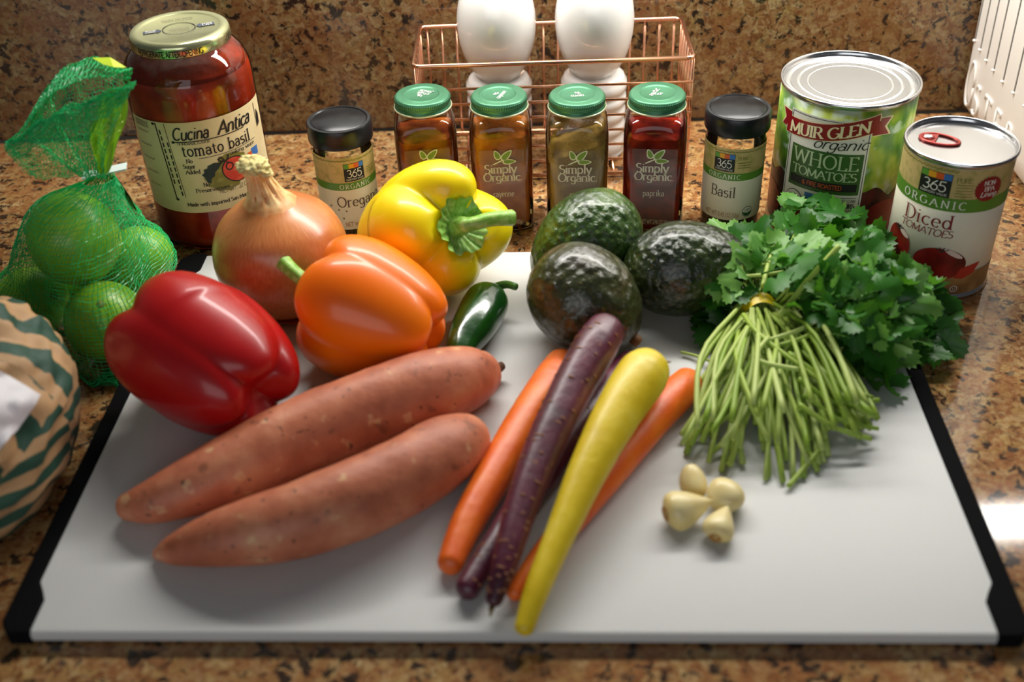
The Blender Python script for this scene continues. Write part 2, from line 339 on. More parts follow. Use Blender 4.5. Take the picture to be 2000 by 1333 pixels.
M['steel_dark'] = mat('tinplate_seam', (.55, .55, .56), .2, 1)
M['copper'] = mat('copper_wire', srgb(224, 170, 138), .25, 1)
M['ceramic'] = mat('white_ceramic', srgb(236, 234, 230), .22, coat=.5)
M['appliance'] = mat('white_appliance_plastic', srgb(230, 225, 218), .35)
M['slot'] = mat('vent_dark', srgb(120, 116, 110), .6)
# ================================================================== cutting board
BYAW = math.radians(-1.899); HW_, BD = .2665, .3706
board = thing('cutting_board', 'large white plastic cutting board with black rubber ends', 'cutting board', rot=(0, 0, BYAW))
def rrect(x0, x1, y0, y1, r, n=6):
    out = []
    for cx, cy, a in ((x1-r, y0+r, -90), (x1-r, y1-r, 0), (x0+r, y1-r, 90), (x0+r, y0+r, 180)):
        out += [(cx+r*math.cos(math.radians(a+90*i/n)), cy+r*math.sin(math.radians(a+90*i/n))) for i in range(n+1)]
    return out
MB().prism(rrect(-HW_+.003, HW_-.003, 0, BD, .012), .0015, ZB).build('slab', M['white_plastic'], board, False, bevel=.0022)
for sgn in (-1, 1):
    inner = [(.0165, -.001), (.0165, .022), (.0135, .028), (.0094, .035), (.0094, BD-.036), (.0135, BD-.030), (.0185, BD-.022), (.0185, BD+.001)]
    pl = [(-.0015, BD+.001-.008), (-.0015, .007), (.004, -.001)]
    poly = [(a, b) for a, b in inner]+[(.006, BD+.001)]+pl
    poly = [(sgn*(HW_-a), b) for a, b in poly]
    if sgn > 0: poly = poly[::-1]
    MB().prism(poly[::-1], 0, ZB+.0011).build('end_grip', M['rubber'], board, False, bevel=.0016)
# ================================================================== round jars with black lids
def facing(x, y): return math.atan2(CAM.y-y, CAM.x-x)
def logo365(c, u, v, wd, hh, par, sub=None):
    c.patch('logo_plate', M['ink_black'], u, u+wd, v, v+hh, .0004, par)
    for i, k in enumerate(('sw_green', 'sw_yellow', 'sw_orange', 'sw_blue')):
        c.patch('logo_swatch', M[k], u+wd*(.02+.24*i), u+wd*(.02+.24*(i+1)), v+hh*.73, v+hh*.985, .00055, par)
    c.text('365', u+wd*.5, v+hh*.23, hh*.42, M['ink_white'], .0006, par, fit=wd*.74, weight=.8)
    c.text('EVERYDAY VALUE', u+wd*.5, v+hh*.07, hh*.09, M['ink_white'], .0006, par, fit=wd*.84)
def herb_jar(name, label, x, y, H, herb, lu, tu, twid, fillmat, extra, lz):
    t = thing(name, label, 'spice jar', (x, y, 0), 'round spice jars with black lids'); R = .0232; ph = facing(x, y)
    h = H-.0155
    MB().lathe([(0, .0008), (.018, .0004), (.0215, .0012), (R, .005), (R, h-.011), (.0222, h-.004), (.0212, h), (.0212, h+.004)], 72).build('glass_body', M['glass'], t)
    MB().lathe([(0, .004), (.0205, .004), (.0217, .006), (.0217, .042), (0, .044)], 56).build('dried_herb', fillmat, t, auto=40)
    L = MB().lathe([(0, H-.0005), (.0205, H-.0004), (.0212, H-.0012), (.0222, H-.0002), (.0242, H-.0004), (.0252, H-.002), (.0252, H-.0142), (.0247, H-.0156), (.0236, H-.0158), (.0222, H-.012), (0, H-.0115)], 80)
    L.build('lid', M['gloss_black'], t, auto=50)
    c = Cyl(R, ph, t); z0, z1 = lz
    lab = c.patch('paper_label', M['cream'], -.040, .040, z0, z1-.006)
    c.patch('label_top', M['kraft'], -.040, .040, z0+.039, z1, .00032, lab)
    c.patch('green_band', M['band_green'], -.040, .040, z0+.0352, z0+.0415, .0004, lab)
    logo365(c, lu, z0+.0425, .0163, .0152, lab)
    c.text('ORGANIC', lu+.0085, z0+.0365, .0038, M['ink_white'], .0006, lab, style='serif', fit=.026, weight=.95, track=.3)
    c.text(herb, tu, z0+.0205, .0088, M['ink_brown'], .0006, lab, style='serif', fit=twid, align='l', weight=.8, track=.06)
    if extra[0]: c.text('PURE', lu+.0225, z0+.053, .0026, M['ink_olive'], .0006, lab, style='serif', fit=.008)
    for i in range(3): c.line('fine_print', M['ink_olive'], [(lu+.0185, z0+.0505-.0021*i), (lu+.0295, z0+.0505-.0021*i)], .0005, .0006, lab)
    c.line('label_trim', M['ink_olive'], [(-.036+.0018*i, z1-.003+.0008*(i % 2)) for i in range(42)], .0006, .0006, lab)
    c.text(extra[1], extra[2], z0+.003, .0036, M['ink_tan'], .0006, lab, fit=extra[3], align='l')
    if extra[4]:   # round certification seal
        sx, sz = extra[4]
        c.star('seal_rim', M['ink_black'], ell(sx, sz, .0044, .0046), .00045, lab)
        c.star('seal_field', M['ink_white'], ell(sx, sz, .0040, .0042), .00055, lab)
        c.star('seal_base', mat('seal_green', srgb(40, 96, 60), .5), [(sx+.0038*math.cos(a), sz+.004*math.sin(a)) for a in [PI+PI*i/14 for i in range(15)]], .00065, lab)
        c.text('USDA', sx, sz+.0006, .002, M['ink_black'], .0007, lab, fit=.0055)
    if extra[5]:   # sprig of dots
        for i in range(9):
            a = i*2.4; c.star('printed_seed', M['ink_grey'], ell(extra[5]+.004*math.sqrt(i)*math.cos(a)*.9, z0+.014+.003*math.sqrt(i)*math.sin(a), .00075, .00075, 10), .0006, lab, 1)
    return t
M['herb_dark'] = mat('dried_herb', srgb(52, 40, 26), .9, var=(700, srgb(96, 92, 50), .5, .7))
M['herb_olive'] = mat('dried_oregano', srgb(62, 56, 36), .9, var=(600, srgb(112, 108, 70), .5, .72))
herb_jar('spice_jar', 'round glass jar of oregano with black lid beside the onion', -.1257, .4215, .1016, 'Oregano', -.0016, -.0098, .0385, M['herb_olive'], (False, 'NET WT', -.0055, .0125, None, -.013), (.0165, .0795))
herb_jar('spice_jar', 'round glass jar of basil with black lid beside the large tin', .1809, .4209, .1013, 'Basil', -.0152, -.016, .0196, M['herb_dark'], (True, 'NET WT 0.45 OZ (13g)', -.0207, .0285, (.0145, .0215), None), (.0146, .0768))
# ================================================================== square spice jars with green lids
M['lid_green'] = mat('green_lid_enamel', srgb(64, 122, 88), .36, .45, var=(40, srgb(70, 130, 94), .4, .6))
M['lid_rim'] = mat('pale_lid_rim', srgb(206, 206, 168), .3, .4)
M['clear_label'] = thin_glass('clear_film_label', (.97, .96, .95), .34, 1.5, ((.42, .36, .33), 4, .0, .1, .09))
M['leaf_print'] = mat('leaf_print', srgb(112, 142, 48), .5); M['leaf_edge'] = mat('leaf_print_edge', srgb(216, 220, 186), .5)
M['spice_print'] = mat('spice_print', srgb(214, 206, 188), .5)
def sup(a, hw, n):
    c, s = abs(math.cos(a)), abs(math.sin(a)); return hw/((c**n+s**n)**(1/n))
def suplathe(levels, n=88):
    mb = MB(); v = []; f = []
    for z, hw, e in levels:
        for i in range(n):
            a = 2*PI*i/n+.0001; r = sup(a, hw, e); v.append((r*math.cos(a), r*math.sin(a), z if not callable(z) else z(r*math.cos(a), r*math.sin(a))))
    for j in range(len(levels)-1):
        f += [(j*n+i, j*n+(i+1) % n, (j+1)*n+(i+1) % n, (j+1)*n+i) for i in range(n)]
    f.append(tuple(range(n-1, -1, -1))); f.append(tuple((len(levels)-1)*n+i for i in range(n)))
    return mb.add(v, f)
def leafpoly(cx, cy, L, wd, ang, n=20):
    pts = []
    for i in range(n):
        a = 2*PI*i/n; x = math.cos(a)*L/2; y = math.sin(a)*wd/2*(1-.35*math.cos(a))
        pts.append((cx+(x+L/2)*math.cos(ang)-y*math.sin(ang), cy+(x+L/2)*math.sin(ang)+y*math.cos(ang)))
    return pts
def flat_poly(pts, fn): 
    mb = MB(); mb.add([fn(x, y) for x, y in pts], [tuple(range(len(pts)))]); return mb
def spice_jar(label, x, y, H, word, netwt, col, dust, fill, tilt, lidrot, yaw=0, name2=None, wfit=.020):
    t = thing('spice_jar', label, 'spice jar', (x, y, 0), 'square spice jars with green lids', (0, 0, facing(x, y)+PI/2+yaw))
    body = [(.080, .0245, 6.5), (.0855, .0243, 5.5), (.090, .0236, 4.4), (.0935, .0224, 3.2), (.0955, .0208, 2.5), (.0967, .0195, 2.1), (.0972, .0187, 2)]
    suplathe([(.0004, .020, 5), (.0016, .0232, 6), (.004, .0245, 6.5)]+body+[(.102, .0187, 2)]).build('glass_body', M['glass'], t, auto=70)
    suplathe([(.0006, .0205, 5), (.0018, .0236, 6), (.0036, .0242, 6.5), (.0058, .0240, 6.5), (.0064, .0228, 6)]).build('glass_foot', M['glass_base'], t, auto=50)
    def cl(z, hw, e): return (lambda X, Y, z=z: min(z, fill+tilt*X+.0012*nz(X, Y, 0, 160)), hw-.0028, e)
    lv = [(.0066, .0212, 6)]+[cl(z, hw, e) for z, hw, e in [(.0085, .0245, 6.5), (.03, .0245, 6.5), (.05, .0245, 6.5), (.06, .0245, 6.5), (.066, .0245, 6.5), (.072, .0245, 6.5), (.076, .0245, 6.5)]+body[:-1]]
    lv.append((lambda X, Y: fill+tilt*X+.0012*nz(X, Y, 0, 160), .012, 3))
    c1, c2 = col
    pm = mat('spice_'+word.split()[0], c1, .95, var=(90, c2, .42, .62), bump=(1800, .25, .0006), spec=.1)
    suplathe(lv).build('ground_spice', pm, t, auto=50)
    if dust:
        dm = thin_glass('dust_'+word.split()[0], (1, 1, 1), .5, 1.01, (dust[0], 55, dust[1], dust[2], dust[3]))
        suplathe([(.062, .0231, 6.5)]+[(z, hw-.0013, e) for z, hw, e in body]).build('spice_dust', dm, t, auto=60)
    # printed front
    fr = -.0245-.0003
    fl = lambda a, b: (a, fr, b)
    lab = MB().grid(lambda i, j: (-.0178+.0356*i, fr+.00005, .007+.068*j), 6, 6).build('film_label', M['clear_label'], t)
    fl = lambda a, b: (a, fr-.00015, b)
    def T2(st, u, v, sz, **kk): mapped(text2d(st, sz, **kk), lambda a, b: (u+a, fr-.00025, v+b)).build('lettering', M['spice_print'], lab)
    T2('Simply', -.0012, .0553, .0074, style='serif', fit=.0252, weight=1.1)
    T2('Organic', -.0002, .0482, .0070, style='serif', fit=.0292, weight=1.1)
    T2('.', .0152, .0482, .006)
    T2(name2 or word, .0005, .0342, .0052, style='serif', fit=wfit, weight=.95, track=.10)
    T2(netwt, .003, .0090, .0034, fit=.0235)
    for s_, mm, dy in ((1.0, 'leaf_edge', -.0003), (.8, 'leaf_print', -.0004)):
        for (cx, cy, L, wd, an) in ((-.0020, .0670, .0086, .0050, 1.95), (-.0002, .0665, .0116, .0056, .80), (.0005, .0650, .0108, .0044, .02)):
            q = leafpoly(cx+(1-s_)*L*.5*math.cos(an), cy+(1-s_)*L*.5*math.sin(an), L*s_, wd*s_**1.6, an)
            flat_poly(q[::-1], lambda a, b, dy=dy: (a, fr-.0002+dy, b)).build('leaf_emblem', M[mm], lab, False)
    flat_poly([(-.0072, .0632), (-.0063, .0625), (.0012, .0661), (.0004, .0670)], lambda a, b: (a, fr-.0004, b)).build('leaf_emblem', M['leaf_edge'], lab, False)
    # lid
    z = H-.0104
    prof = [(0, z+.0092), (.0122, z+.0092), (.0130, z+.0096), (.0140, z+.0103), (.0150, z+.0099), (.0160, z+.0096), (.0196, z+.0098), (.0208, z+.0093), (.0214, z+.0085)]
    lid = MB().lathe(prof+[(.0216, z+.0080)], 120).build('lid', M['lid_green'], t, auto=60)
    MB().lathe([(.0216, z+.0081), (.0218, z+.0078), (.0218, z+.0049), (.0216, z+.0046)], 300, mod=lambda a, zz: 1+.008*math.cos(75*a)).build('knurl', M['lid_green'], lid)
    MB().lathe([(.0216, z+.0047), (.0211, z+.0038), (.0210, z+.0031), (.0214, z+.0022), (.0221, z+.0012), (.0223, z+.0006)], 96).build('lid_skirt', M['lid_green'], lid)
    MB().lathe([(.0222, z+.0010), (.02285, z+.0006), (.0229, z), (.0224, z-.0005), (.0215, z-.0003), (.0208, z+.001)], 96).build('lid_rim', M['lid_rim'], lid)
    ca, sa = math.cos(lidrot), math.sin(lidrot)
    lf = lambda u, v: (lambda a, b: ((a+u)*ca-(b+v)*sa, (a+u)*sa+(b+v)*ca, z+.0095))
    ws = (name2 or word).split(' ')
    for i, wd_ in enumerate(ws):
        mapped(text2d(wd_, .0040, 'serif', 1.0, fit=.0019*len(wd_)+.0005), lf(0, -.0036-.0040*i)).build('lettering', M['ink_white'], lid)
    for an in (1.95, .95, .12): flat_poly(leafpoly(0, .0014, .0032, .0017, an), lf(0, 0)).build('leaf_emblem', M['ink_white'], lid, False)
    return t
HS = .1112
S = lambda px, py: at(px, py, HS)
for (px, py), lab, word, net, col, dust, fill, tilt, lr, n2, wf in (
    ((824, 182), 'square glass jar of dark red-brown chili powder, green lid', 'chili powder', 'NET WT 2.89 OZ (82g)', (srgb(128, 54, 20), srgb(160, 82, 26)), (srgb(150, 84, 40), .5, .75, .5), .080, .03, 2.6, 'chili powder', .024),
    ((974, 182), 'square glass jar of orange-brown cayenne with green lid', 'cayenne', 'NET WT 2.89 OZ (82g)', (srgb(172, 92, 32), srgb(196, 114, 40)), (srgb(196, 130, 60), .4, .7, .8), .083, -.02, 1.15, None, .0165),
    ((1127, 182), 'square glass jar of sloping olive-brown cumin with green lid', 'cumin', 'NET WT 2.31 OZ (65g)', (srgb(150, 118, 62), srgb(176, 142, 76)), (srgb(186, 146, 78), .42, .62, .9), .0715, .30, .12, None, .0125),
    ((1284, 179), 'square glass jar of deep red paprika with green lid', 'paprika', 'NET WT 2.96 OZ (84g)', (srgb(112, 20, 10), srgb(150, 34, 14)), (srgb(176, 52, 22), .5, .75, .5), .0810, -.01, -2.0, None, .0165)):
    P = S(px, py); spice_jar(lab, P.x, P.y, HS, word, net, col, dust, fill, tilt, lr, 0, n2, wf)
# ================================================================== sauce jar
M['sauce'] = mat('tomato_sauce', srgb(196, 58, 18), .35, var=(45, srgb(150, 36, 12), .45, .65), coat=.4, sss=.1)
M['lid_gold'] = mat('pale_gold_lid', srgb(206, 208, 160), .2, .85)
M['label_paper'] = mat('cream_paper_label', srgb(228, 212, 166), .55, var=(30, srgb(218, 200, 152), .4, .6))
M['print_tomato'] = mat('tomato_print', srgb(196, 52, 34), .5, var=(140, srgb(214, 84, 52), .5, .7))
M['print_olive'] = mat('olive_print', srgb(122, 116, 44), .5, var=(160, srgb(150, 142, 70), .5, .7))
M['print_leaf'] = mat('leaf_dark_print', srgb(28, 48, 44), .5)
M['sauce_smear'] = thin_glass('sauce_smear', (1, 1, 1), .4, 1.01, (srgb(150, 52, 22), 40, .35, .62, .85))
jx, jy, JH = -.2400, .4434, .1703
t = thing('sauce_jar', 'tall glass jar of red tomato sauce with gold lid and cream label', 'sauce jar', (jx, jy, 0))
JR = .0485
jp = [(0, .0008), (.040, .0004), (.0450, .0022), (.0475, .0065), (JR, .013), (JR, .130), (.0482, .137), (.0470, .143), (.0445, .149), (.0410, .1535), (.0376, .1565), (.0356, .158), (.0352, .164)]
MB().lathe(jp, 112).build('glass_body', M['glass'], t)
sp = [(0, .003), (.0405, .003), (.0452, .0052), (.0472, .010), (.0472, .130), (.0468, .1365), (.0455, .1415), (.030, .142), (0, .142)]
MB().lathe(sp, 96).build('tomato_sauce', M['sauce'], t, auto=50)
MB().lathe([(.0456, .1410), (.0432, .1482), (.0398, .1526), (.0364, .1556), (.0344, .1580)], 96).build('sauce_smear', M['sauce_smear'], t)
L = [(0, JH-.0018), (.0115, JH-.0018), (.0122, JH-.0016), (.0286, JH-.0016), (.0300, JH-.0008), (.0320, JH), (.0348, JH-.0004), (.0366, JH-.0018), (.0372, JH-.0042), (.0372, JH-.0100), (.0368, JH-.0110), (.0356, JH-.0112)]
lid = MB().lathe(L, 112).build('lid', M['lid_gold'], t, auto=60)
ph = facing(jx, jy); cl = Cyl(.0372, ph, t)
cl.text('REFRIGERATE AFTER OPENING', -.012, JH-.0094, .0044, M['ink_black'], .0003, lid, fit=.052, weight=1.2)
cl.text('- OPEN', .036, JH-.0092, .0044, M['ink_black'], .0003, lid, fit=.014, align='l')
rz = ph+PI/2
def top(u, v, z, rot): 
    c, s = math.cos(rot), math.sin(rot); return lambda a, b: ((a+u)*c-(b+v)*s, (a+u)*s+(b+v)*c, z)
zt = JH-.0013
ring = MB().lathe([(.0117, zt), (.0123, zt)], 80); ring.f = ring.f[:-2]; ring.build('lid_print', M['ink_black'], lid)
M['plate_blue'] = mat('lid_print_slate', srgb(66, 72, 84), .5)
for sg, a_, b_ in ((-1, 'SAFETY', 'BUTTON'), (1, 'POPS', 'UP')):
    q = [(.0125, 0), (.0158, .0042), (.0158, .0027), (.0262, .0027), (.0262, -.0027), (.0158, -.0027), (.0158, -.0042)]
    flat_poly([(sg*x, y*sg) for x, y in q], top(0, 0, zt+.0001, rz)).build('lid_print', M['plate_blue'], lid, False)
    for w_, dv in ((a_, .0004), (b_, -.0022)): mapped(text2d(w_, .0019, fit=.0075), top(.0208, dv, zt+.0003, rz+(PI if sg < 0 else 0) )).build('lettering', M['ink_white'], lid)
for w_, v_, f_ in (('ORIGINAL SEAL IF', .0021, .015), ('BUTTON IS DOWN', -.0012, .014), ('REJECT IF BUTTON', .0195, .016), ('IS UP', .0168, .006), ('BUTTON POPS UP WHEN', -.0185, .022), ('ORIGINAL SEAL IS BROKEN', -.0212, .024)):
    mapped(text2d(w_, .0021, fit=f_), top(0, v_, zt+.0002, rz+PI)).build('lettering', M['ink_grey'], lid)
c = Cyl(JR, ph, t)
lab = c.patch('paper_label', M['label_paper'], -.063, .062, .0380, .1148)
K = M['ink_black']
c.text('Cucina', -.0225, .1008, .0098, K, .0006, lab, style='brush', slant=.28, fit=.027, align='l', weight=1.35)
c.text('Antica', .0115, .1008, .0105, K, .0006, lab, style='brush', slant=.28, fit=.030, align='l', weight=1.35)
c.text('*', .0435, .1085, .002, M['ink_grey'], .0006, lab)
c.text('HOMEMADE FLAVOR', -.0195, .0966, .0021, K, .0006, lab, style='serif', fit=.024, align='l')
c.text('tomato basil', -.0175, .0872, .0090, K, .0006, lab, style='slab', fit=.056, align='l', weight=1.0, track=.08)
c.text('cooking sauce', .016, .0822, .0030, K, .0006, lab, style='slab', fit=.026, align='l')
for a, b, wd in (((-.0225, .0990), (.034, .0996), .0007), ((-.006, .0845), (.044, .0862), .0004), ((-.0345, .1140), (-.0305, .0500), .0009), ((-.0270, .1140), (-.0225, .0520), .0004), ((.0505, .112), (.0510, .092), .0007)):
    c.line('printed_rule', K, [a, b], wd, .0006, lab)
for u_, v_ in ((-.0225, .0990), (-.0365, .1130), (-.0298, .0495)): c.star('printed_knob', K, ell(u_, v_, .0013, .0011, 12), .0007, lab, 1)
for w_, u_, v_ in (('No', -.0135, .0815), ('Sugar', -.0145, .0770), ('Added', -.0125, .0722), ('No', -.0045, .0605)): c.text(w_, u_, v_, .0033, K, .0006, lab, style='slab', weight=1.1)
c.text('Preservatives', -.0135, .0558, .0031, K, .0006, lab, style='slab', fit=.026, align='l')
c.text('NET WT. 32 OZ. (2 LBS)', .004, .0525, .0038, M['ink_grey'], .0006, lab, fit=.038, align='l')
c.text('Made with imported San Marzano Tomatoes', -.0225, .0440, .0030, K, .0006, lab, style='slab', fit=.072, align='l', weight=1.2)
for k in range(2):   # upright lines of print too small to read
    for q_ in range(9): c.line('fine_print', K, [(-.0318+.0045*k+.0003*q_, .1085-.010*k-.0052*q_), (-.0315+.0045*k+.0003*q_, .1048-.010*k-.0052*q_)], .0011, .0006, lab)
for k in range(5): c.line('handwritten_print', M['ink_grey'], [(-.0575+.0010*i, .1045-.0115*k+.0009*math.sin(i*1.9+k)) for i in range(15)], .0005, .0006, lab)
for k in range(4): c.line('fine_print', M['ink_grey'], [(-.0575, .1128-.0014*k), (-.042, .1128-.0014*k)], .0005, .0006, lab)
c.star('olive_blotch', M['print_olive'], ell(.0100, .0665, .0150, .0125, 60, .05, 11, -.3), .0005, lab)
c.star('olive_blotch', M['print_olive'], ell(.0195, .0785, .0120, .0050, 50, .07, 9, -.2), .00045, lab)
c.star('tomato_outline', K, ell(.0205, .0695, .0122, .0104, 40, 0, 7, -.6), .0006, lab)
c.star('tomato_picture', M['print_tomato'], ell(.0206, .0695, .0113, .0096, 40, 0, 7, -.6), .0007, lab)
lf = [(.010, .0780), (.004, .0790), (-.001, .0775), (-.0015, .0755), (-.0045, .0748), (-.004, .0725), (-.0065, .0705), (-.0045, .0685), (-.0035, .0640), (-.0008, .0625), (.000, .0665), (.003, .0685), (.0035, .0715), (.0065, .0735), (.008, .0755)]
c.star('leaf_picture', M['print_leaf'], lf, .0008, lab)
c.line('stem_picture', K, [(.008, .0770), (.012, .0800), (.010, .0825), (.0075, .0812), (.009, .0795), (.0135, .0785), (.016, .0820), (.0145, .0832)], .0013, .0009, lab)
c.line('stem_picture', K, [(.0135, .0775)]+[(.0155+.0028*math.cos(a), .0735+.003*math.sin(a)) for a in [PI*.5-2*PI*i/12 for i in range(13)]], .001, .0009, lab)
c.patch('printed_seal', M['sw_blue'], .0375, .0450, .0725, .0795, .0006, lab); c.patch('printed_seal', M['sw_orange'], .0330, .0375, .0735, .0775, .0006, lab)
c.star('bottle_picture', K, [(.0535, .106), (.0560, .101), (.0555, .094), (.0525, .092), (.0515, .097), (.0525, .102)], .0006, lab)
# ================================================================== cans
M['muir_photo'] = None
def bokeh(name):
    m, n, l = nodes(name); b = n['Principled BSDF']; b.inputs['Roughness'].default_value = .32
    vec = mapping(n, l, (1, 1, .62)); f = tnoise(n, l, vec, 55, 2, .45)
    cc = ramp(n, l, f, [(.28, srgb(34, 66, 20)), (.42, srgb(72, 116, 30)), (.52, srgb(120, 152, 40)), (.60, srgb(164, 176, 66)), (.70, srgb(190, 206, 180))])
    g = tnoise(n, l, mapping(n, l, (1, 1, 1), loc=(4, 2, 1)), 80, 2, .4)
    cc = mixc(n, l, ramp(n, l, g, [(.58, (0,)*3), (.68, (.55,)*3)]), cc, srgb(196, 210, 200))
    l.new(cc, b.inputs['Base Color']); return m
M['bokeh'] = bokeh('garden_photo_print')
M['print_dark'] = mat('dark_plum_print', srgb(34, 20, 20), .35, var=(45, srgb(110, 36, 24), .5, .68))
M['print_red'] = mat('ribbon_red_print', srgb(140, 20, 28), .35)
M['print_forest'] = mat('forest_green_print', srgb(50, 88, 34), .35, var=(30, srgb(58, 98, 38), .4, .6))
M['print_panel'] = mat('panel_white_print', srgb(228, 226, 214), .38)
M['print_cream'] = mat('cream_print', srgb(238, 226, 182), .4)
M['print_sage'] = mat('sage_print', srgb(176, 196, 152), .4)
M['print_orange'] = mat('orange_print', srgb(206, 92, 36), .4)
M['ink_blue'] = mat('stamp_blue', srgb(120, 128, 190), .5)
def can_shell(t, R, H, rimR, labz, labm):
    MB().lathe([(0, .0012), (R-.004, .0014), (R-.002, .0003), (rimR-.0003, .0005), (rimR, .0016), (rimR-.0006, .0030), (R-.0002, .0042), (R-.0002, H-.0042)], 112).build('can_body', M['steel_dark'], t, auto=50)
    MB().lathe([(R+.0001, labz[0]), (R+.0001, labz[1])], 128).build('label_wrap', labm, t).data
    bot = H-.0045
    rim = [(R-.0002, H-.0044), (rimR-.0004, H-.0034), (rimR, H-.0022), (rimR-.0002, H-.0006), (rimR-.0010, H), (rimR-.0020, H-.0004), (rimR-.0026, H-.0020), (rimR-.0030, bot)]
    MB().lathe(rim, 128).build('rim', M['steel_dark'], t)
    return bot
mp = at(1662, 150, .1197); mx, my = mp.x, mp.y
t = thing('tomato_can', 'large tin of whole tomatoes with red ribbon on green label', 'can', (mx, my, 0)); R = .0508
bot = can_shell(t, R, .1197, .0522, (.0048, .1148), M['bokeh'])
zz = bot
prof = [(.0494, zz), (.0480, zz-.0002), (.0468, zz+.0012), (.0450, zz+.0012), (.0436, zz), (.0400, zz-.0003), (.0388, zz+.0008), (.0374, zz+.0008), (.0362, zz-.0004), (.0330, zz-.0006), (.0318, zz+.0004), (.0306, zz+.0004), (.0296, zz-.0008), (0, zz-.0008)]
end = MB().lathe(prof, 128).build('can_end', M['steel'], t)
ph = facing(mx, my)
for k in range(2):
    for q_ in range(6): flat_poly([(-.0125+.0042*q_, -.0008), (-.0095+.0042*q_, -.0008), (-.0095+.0042*q_, .0010), (-.0125+.0042*q_, .0010)], top(.002, .003-.0045*k, zz-.0005, ph+PI/2+.75)).build('stamped_code', M['ink_blue'], end, False)
c = Cyl(R+.0001, ph, t); wrap = [o for o in t.children if o.name.startswith('label_wrap')][0]
du = .006
c.patch('label_bottom', M['print_dark'], -.13, .13, .0048, .047, .0002, wrap, top=lambda u: .004*math.sin(u*90)+.003*math.sin(u*230))
pan = c.patch('label_panel', M['print_panel'], -.0455+du*.5, .0185+du*.5, .012, .107, .0004, wrap)
for e in (-.0440, .0170): c.line('panel_rule', M['ink_black'], [(e+du*.5, .013), (e+du*.5, .1055)], .0005, .0006, wrap)
c.line('panel_rule', M['ink_black'], [(-.0440+du*.5, .1055), (.0170+du*.5, .1055)], .0005, .0006, wrap)
def ribbon(nm, m, u0, u1, v0, v1, off, tails):
    fn = lambda u: -.0030*math.sin((u-u0)/(u1-u0)*PI)+.0125*((u-u0)/(u1-u0))
    nu = 44
    MB().grid(lambda i, j: c.at(u0+(u1-u0)*i, v0+(v1-v0)*j+fn(u0+(u1-u0)*i), off), nu, 2).build(nm, m, wrap)
    for sg, ue in ((-1, u0), (1, u1)):
        e0, e1 = v0+(.0125 if sg > 0 else 0)-.0035*sg, v1+(.0125 if sg > 0 else 0)-.0035*sg; tl = tails if sg > 0 else tails*.75
        q = [(ue-sg*.004, e0), (ue+sg*tl, e0), (ue+sg*(tl-.0045), (e0+e1)/2), (ue+sg*tl, e1), (ue-sg*.004, e1)]
        c.star(nm, m, q if sg > 0 else q[::-1], off-.00012, wrap, 4)
ribbon('ribbon_edge', M['print_cream'], -.0500+du*.5, .0235+du*.5, .0858, .1006, .0006, .0105)
ribbon('ribbon', M['print_red'], -.0492+du*.5, .0227+du*.5, .0866, .0998, .0009, .0092)
mapped(text2d('MUIR GLEN', .0088, 'serif', 1.3, fit=.061), lambda a, b: c.at(-.0140+du*.5+a, .0886+b-.0030*math.cos(a/.0735*PI)+.0125*(a+.0355)/.0735, .0013)).build('lettering', M['print_cream'], wrap)
c.text('organic', -.0030+du*.5, .0838, .0088, M['ink_black'], .0013, wrap, style='brush', slant=.35, fit=.040, weight=.75, rot=.05)
gp = c.patch('green_panel', M['print_forest'], -.0405+du*.5, .0155+du*.5, .0462, .0805, .0006, wrap)
c.text('WHOLE', -.0125+du*.5, .0672, .0112, M['print_sage'], .0009, wrap, style='serif', fit=.050, weight=.95, track=.08)
c.text('TOMATOES', -.0125+du*.5, .0578, .0070, M['print_sage'], .0009, wrap, style='serif', fit=.050, weight=1.1)
c.patch('black_strip', M['ink_black'], -.0385+du*.5, .0135+du*.5, .0492, .0556, .0009, wrap)
c.text('& FIRE ROASTED', -.0125+du*.5, .0506, .0036, M['print_orange'], .0012, wrap, fit=.030, weight=1.2)
c.star('seal_ring', M['ink_black'], ell(-.0335+du*.5, .0355, .0075, .0075), .0006, wrap); c.star('seal_field', M['print_panel'], ell(-.0335+du*.5, .0355, .0070, .0070), .0008, wrap)
c.text('USDA', -.0335+du*.5, .0365, .0028, M['print_forest'], .001, wrap, fit=.009)
c.patch('seal_plate', mat('seal_blue', srgb(52, 66, 140), .4), -.0165+du*.5, -.0060+du*.5, .0325, .0440, .0006, wrap)
for k, w_ in enumerate(('NON', 'GMO')): c.text(w_, -.0112+du*.5, .0398-.0046*k, .0034, M['ink_white'], .0009, wrap, fit=.008, weight=1.3)
c.patch('seal_plate', M['sw_blue'], -.0245+du*.5, -.0168+du*.5, .0325, .0440, .0006, wrap); c.line('check_mark', M['band_green'], [(-.0235+du*.5, .0395), (-.0210+du*.5, .0350), (-.0165+du*.5, .0430)], .0016, .0009, wrap)
for v_ in (.0438, .0330): c.line('panel_rule', M['ink_black'], [(-.0035+du*.5, v_), (.0145+du*.5, v_)], .0004, .0008, wrap)
c.text('FIELD TO CAN', .0052+du*.5, .0402, .0023, M['ink_black'], .0009, wrap, style='serif', fit=.018)
c.text('8 HOURS', .0055+du*.5, .0350, .0038, M['ink_black'], .0009, wrap, style='serif', fit=.017, weight=1.2)
c.patch('red_strip', M['print_red'], -.0400+du*.5, .0130+du*.5, .0215, .0275, .0007, wrap)
for u_, v_, r_ in ((-.062, .024, .017), (.042, .022, .018), (.066, .028, .014)): c.star('tomato_picture', mat('tomato_photo', srgb(128, 26, 20), .35, var=(60, srgb(60, 14, 12), .5, .7)), ell(u_, v_, r_, r_*.85), .0004, wrap)
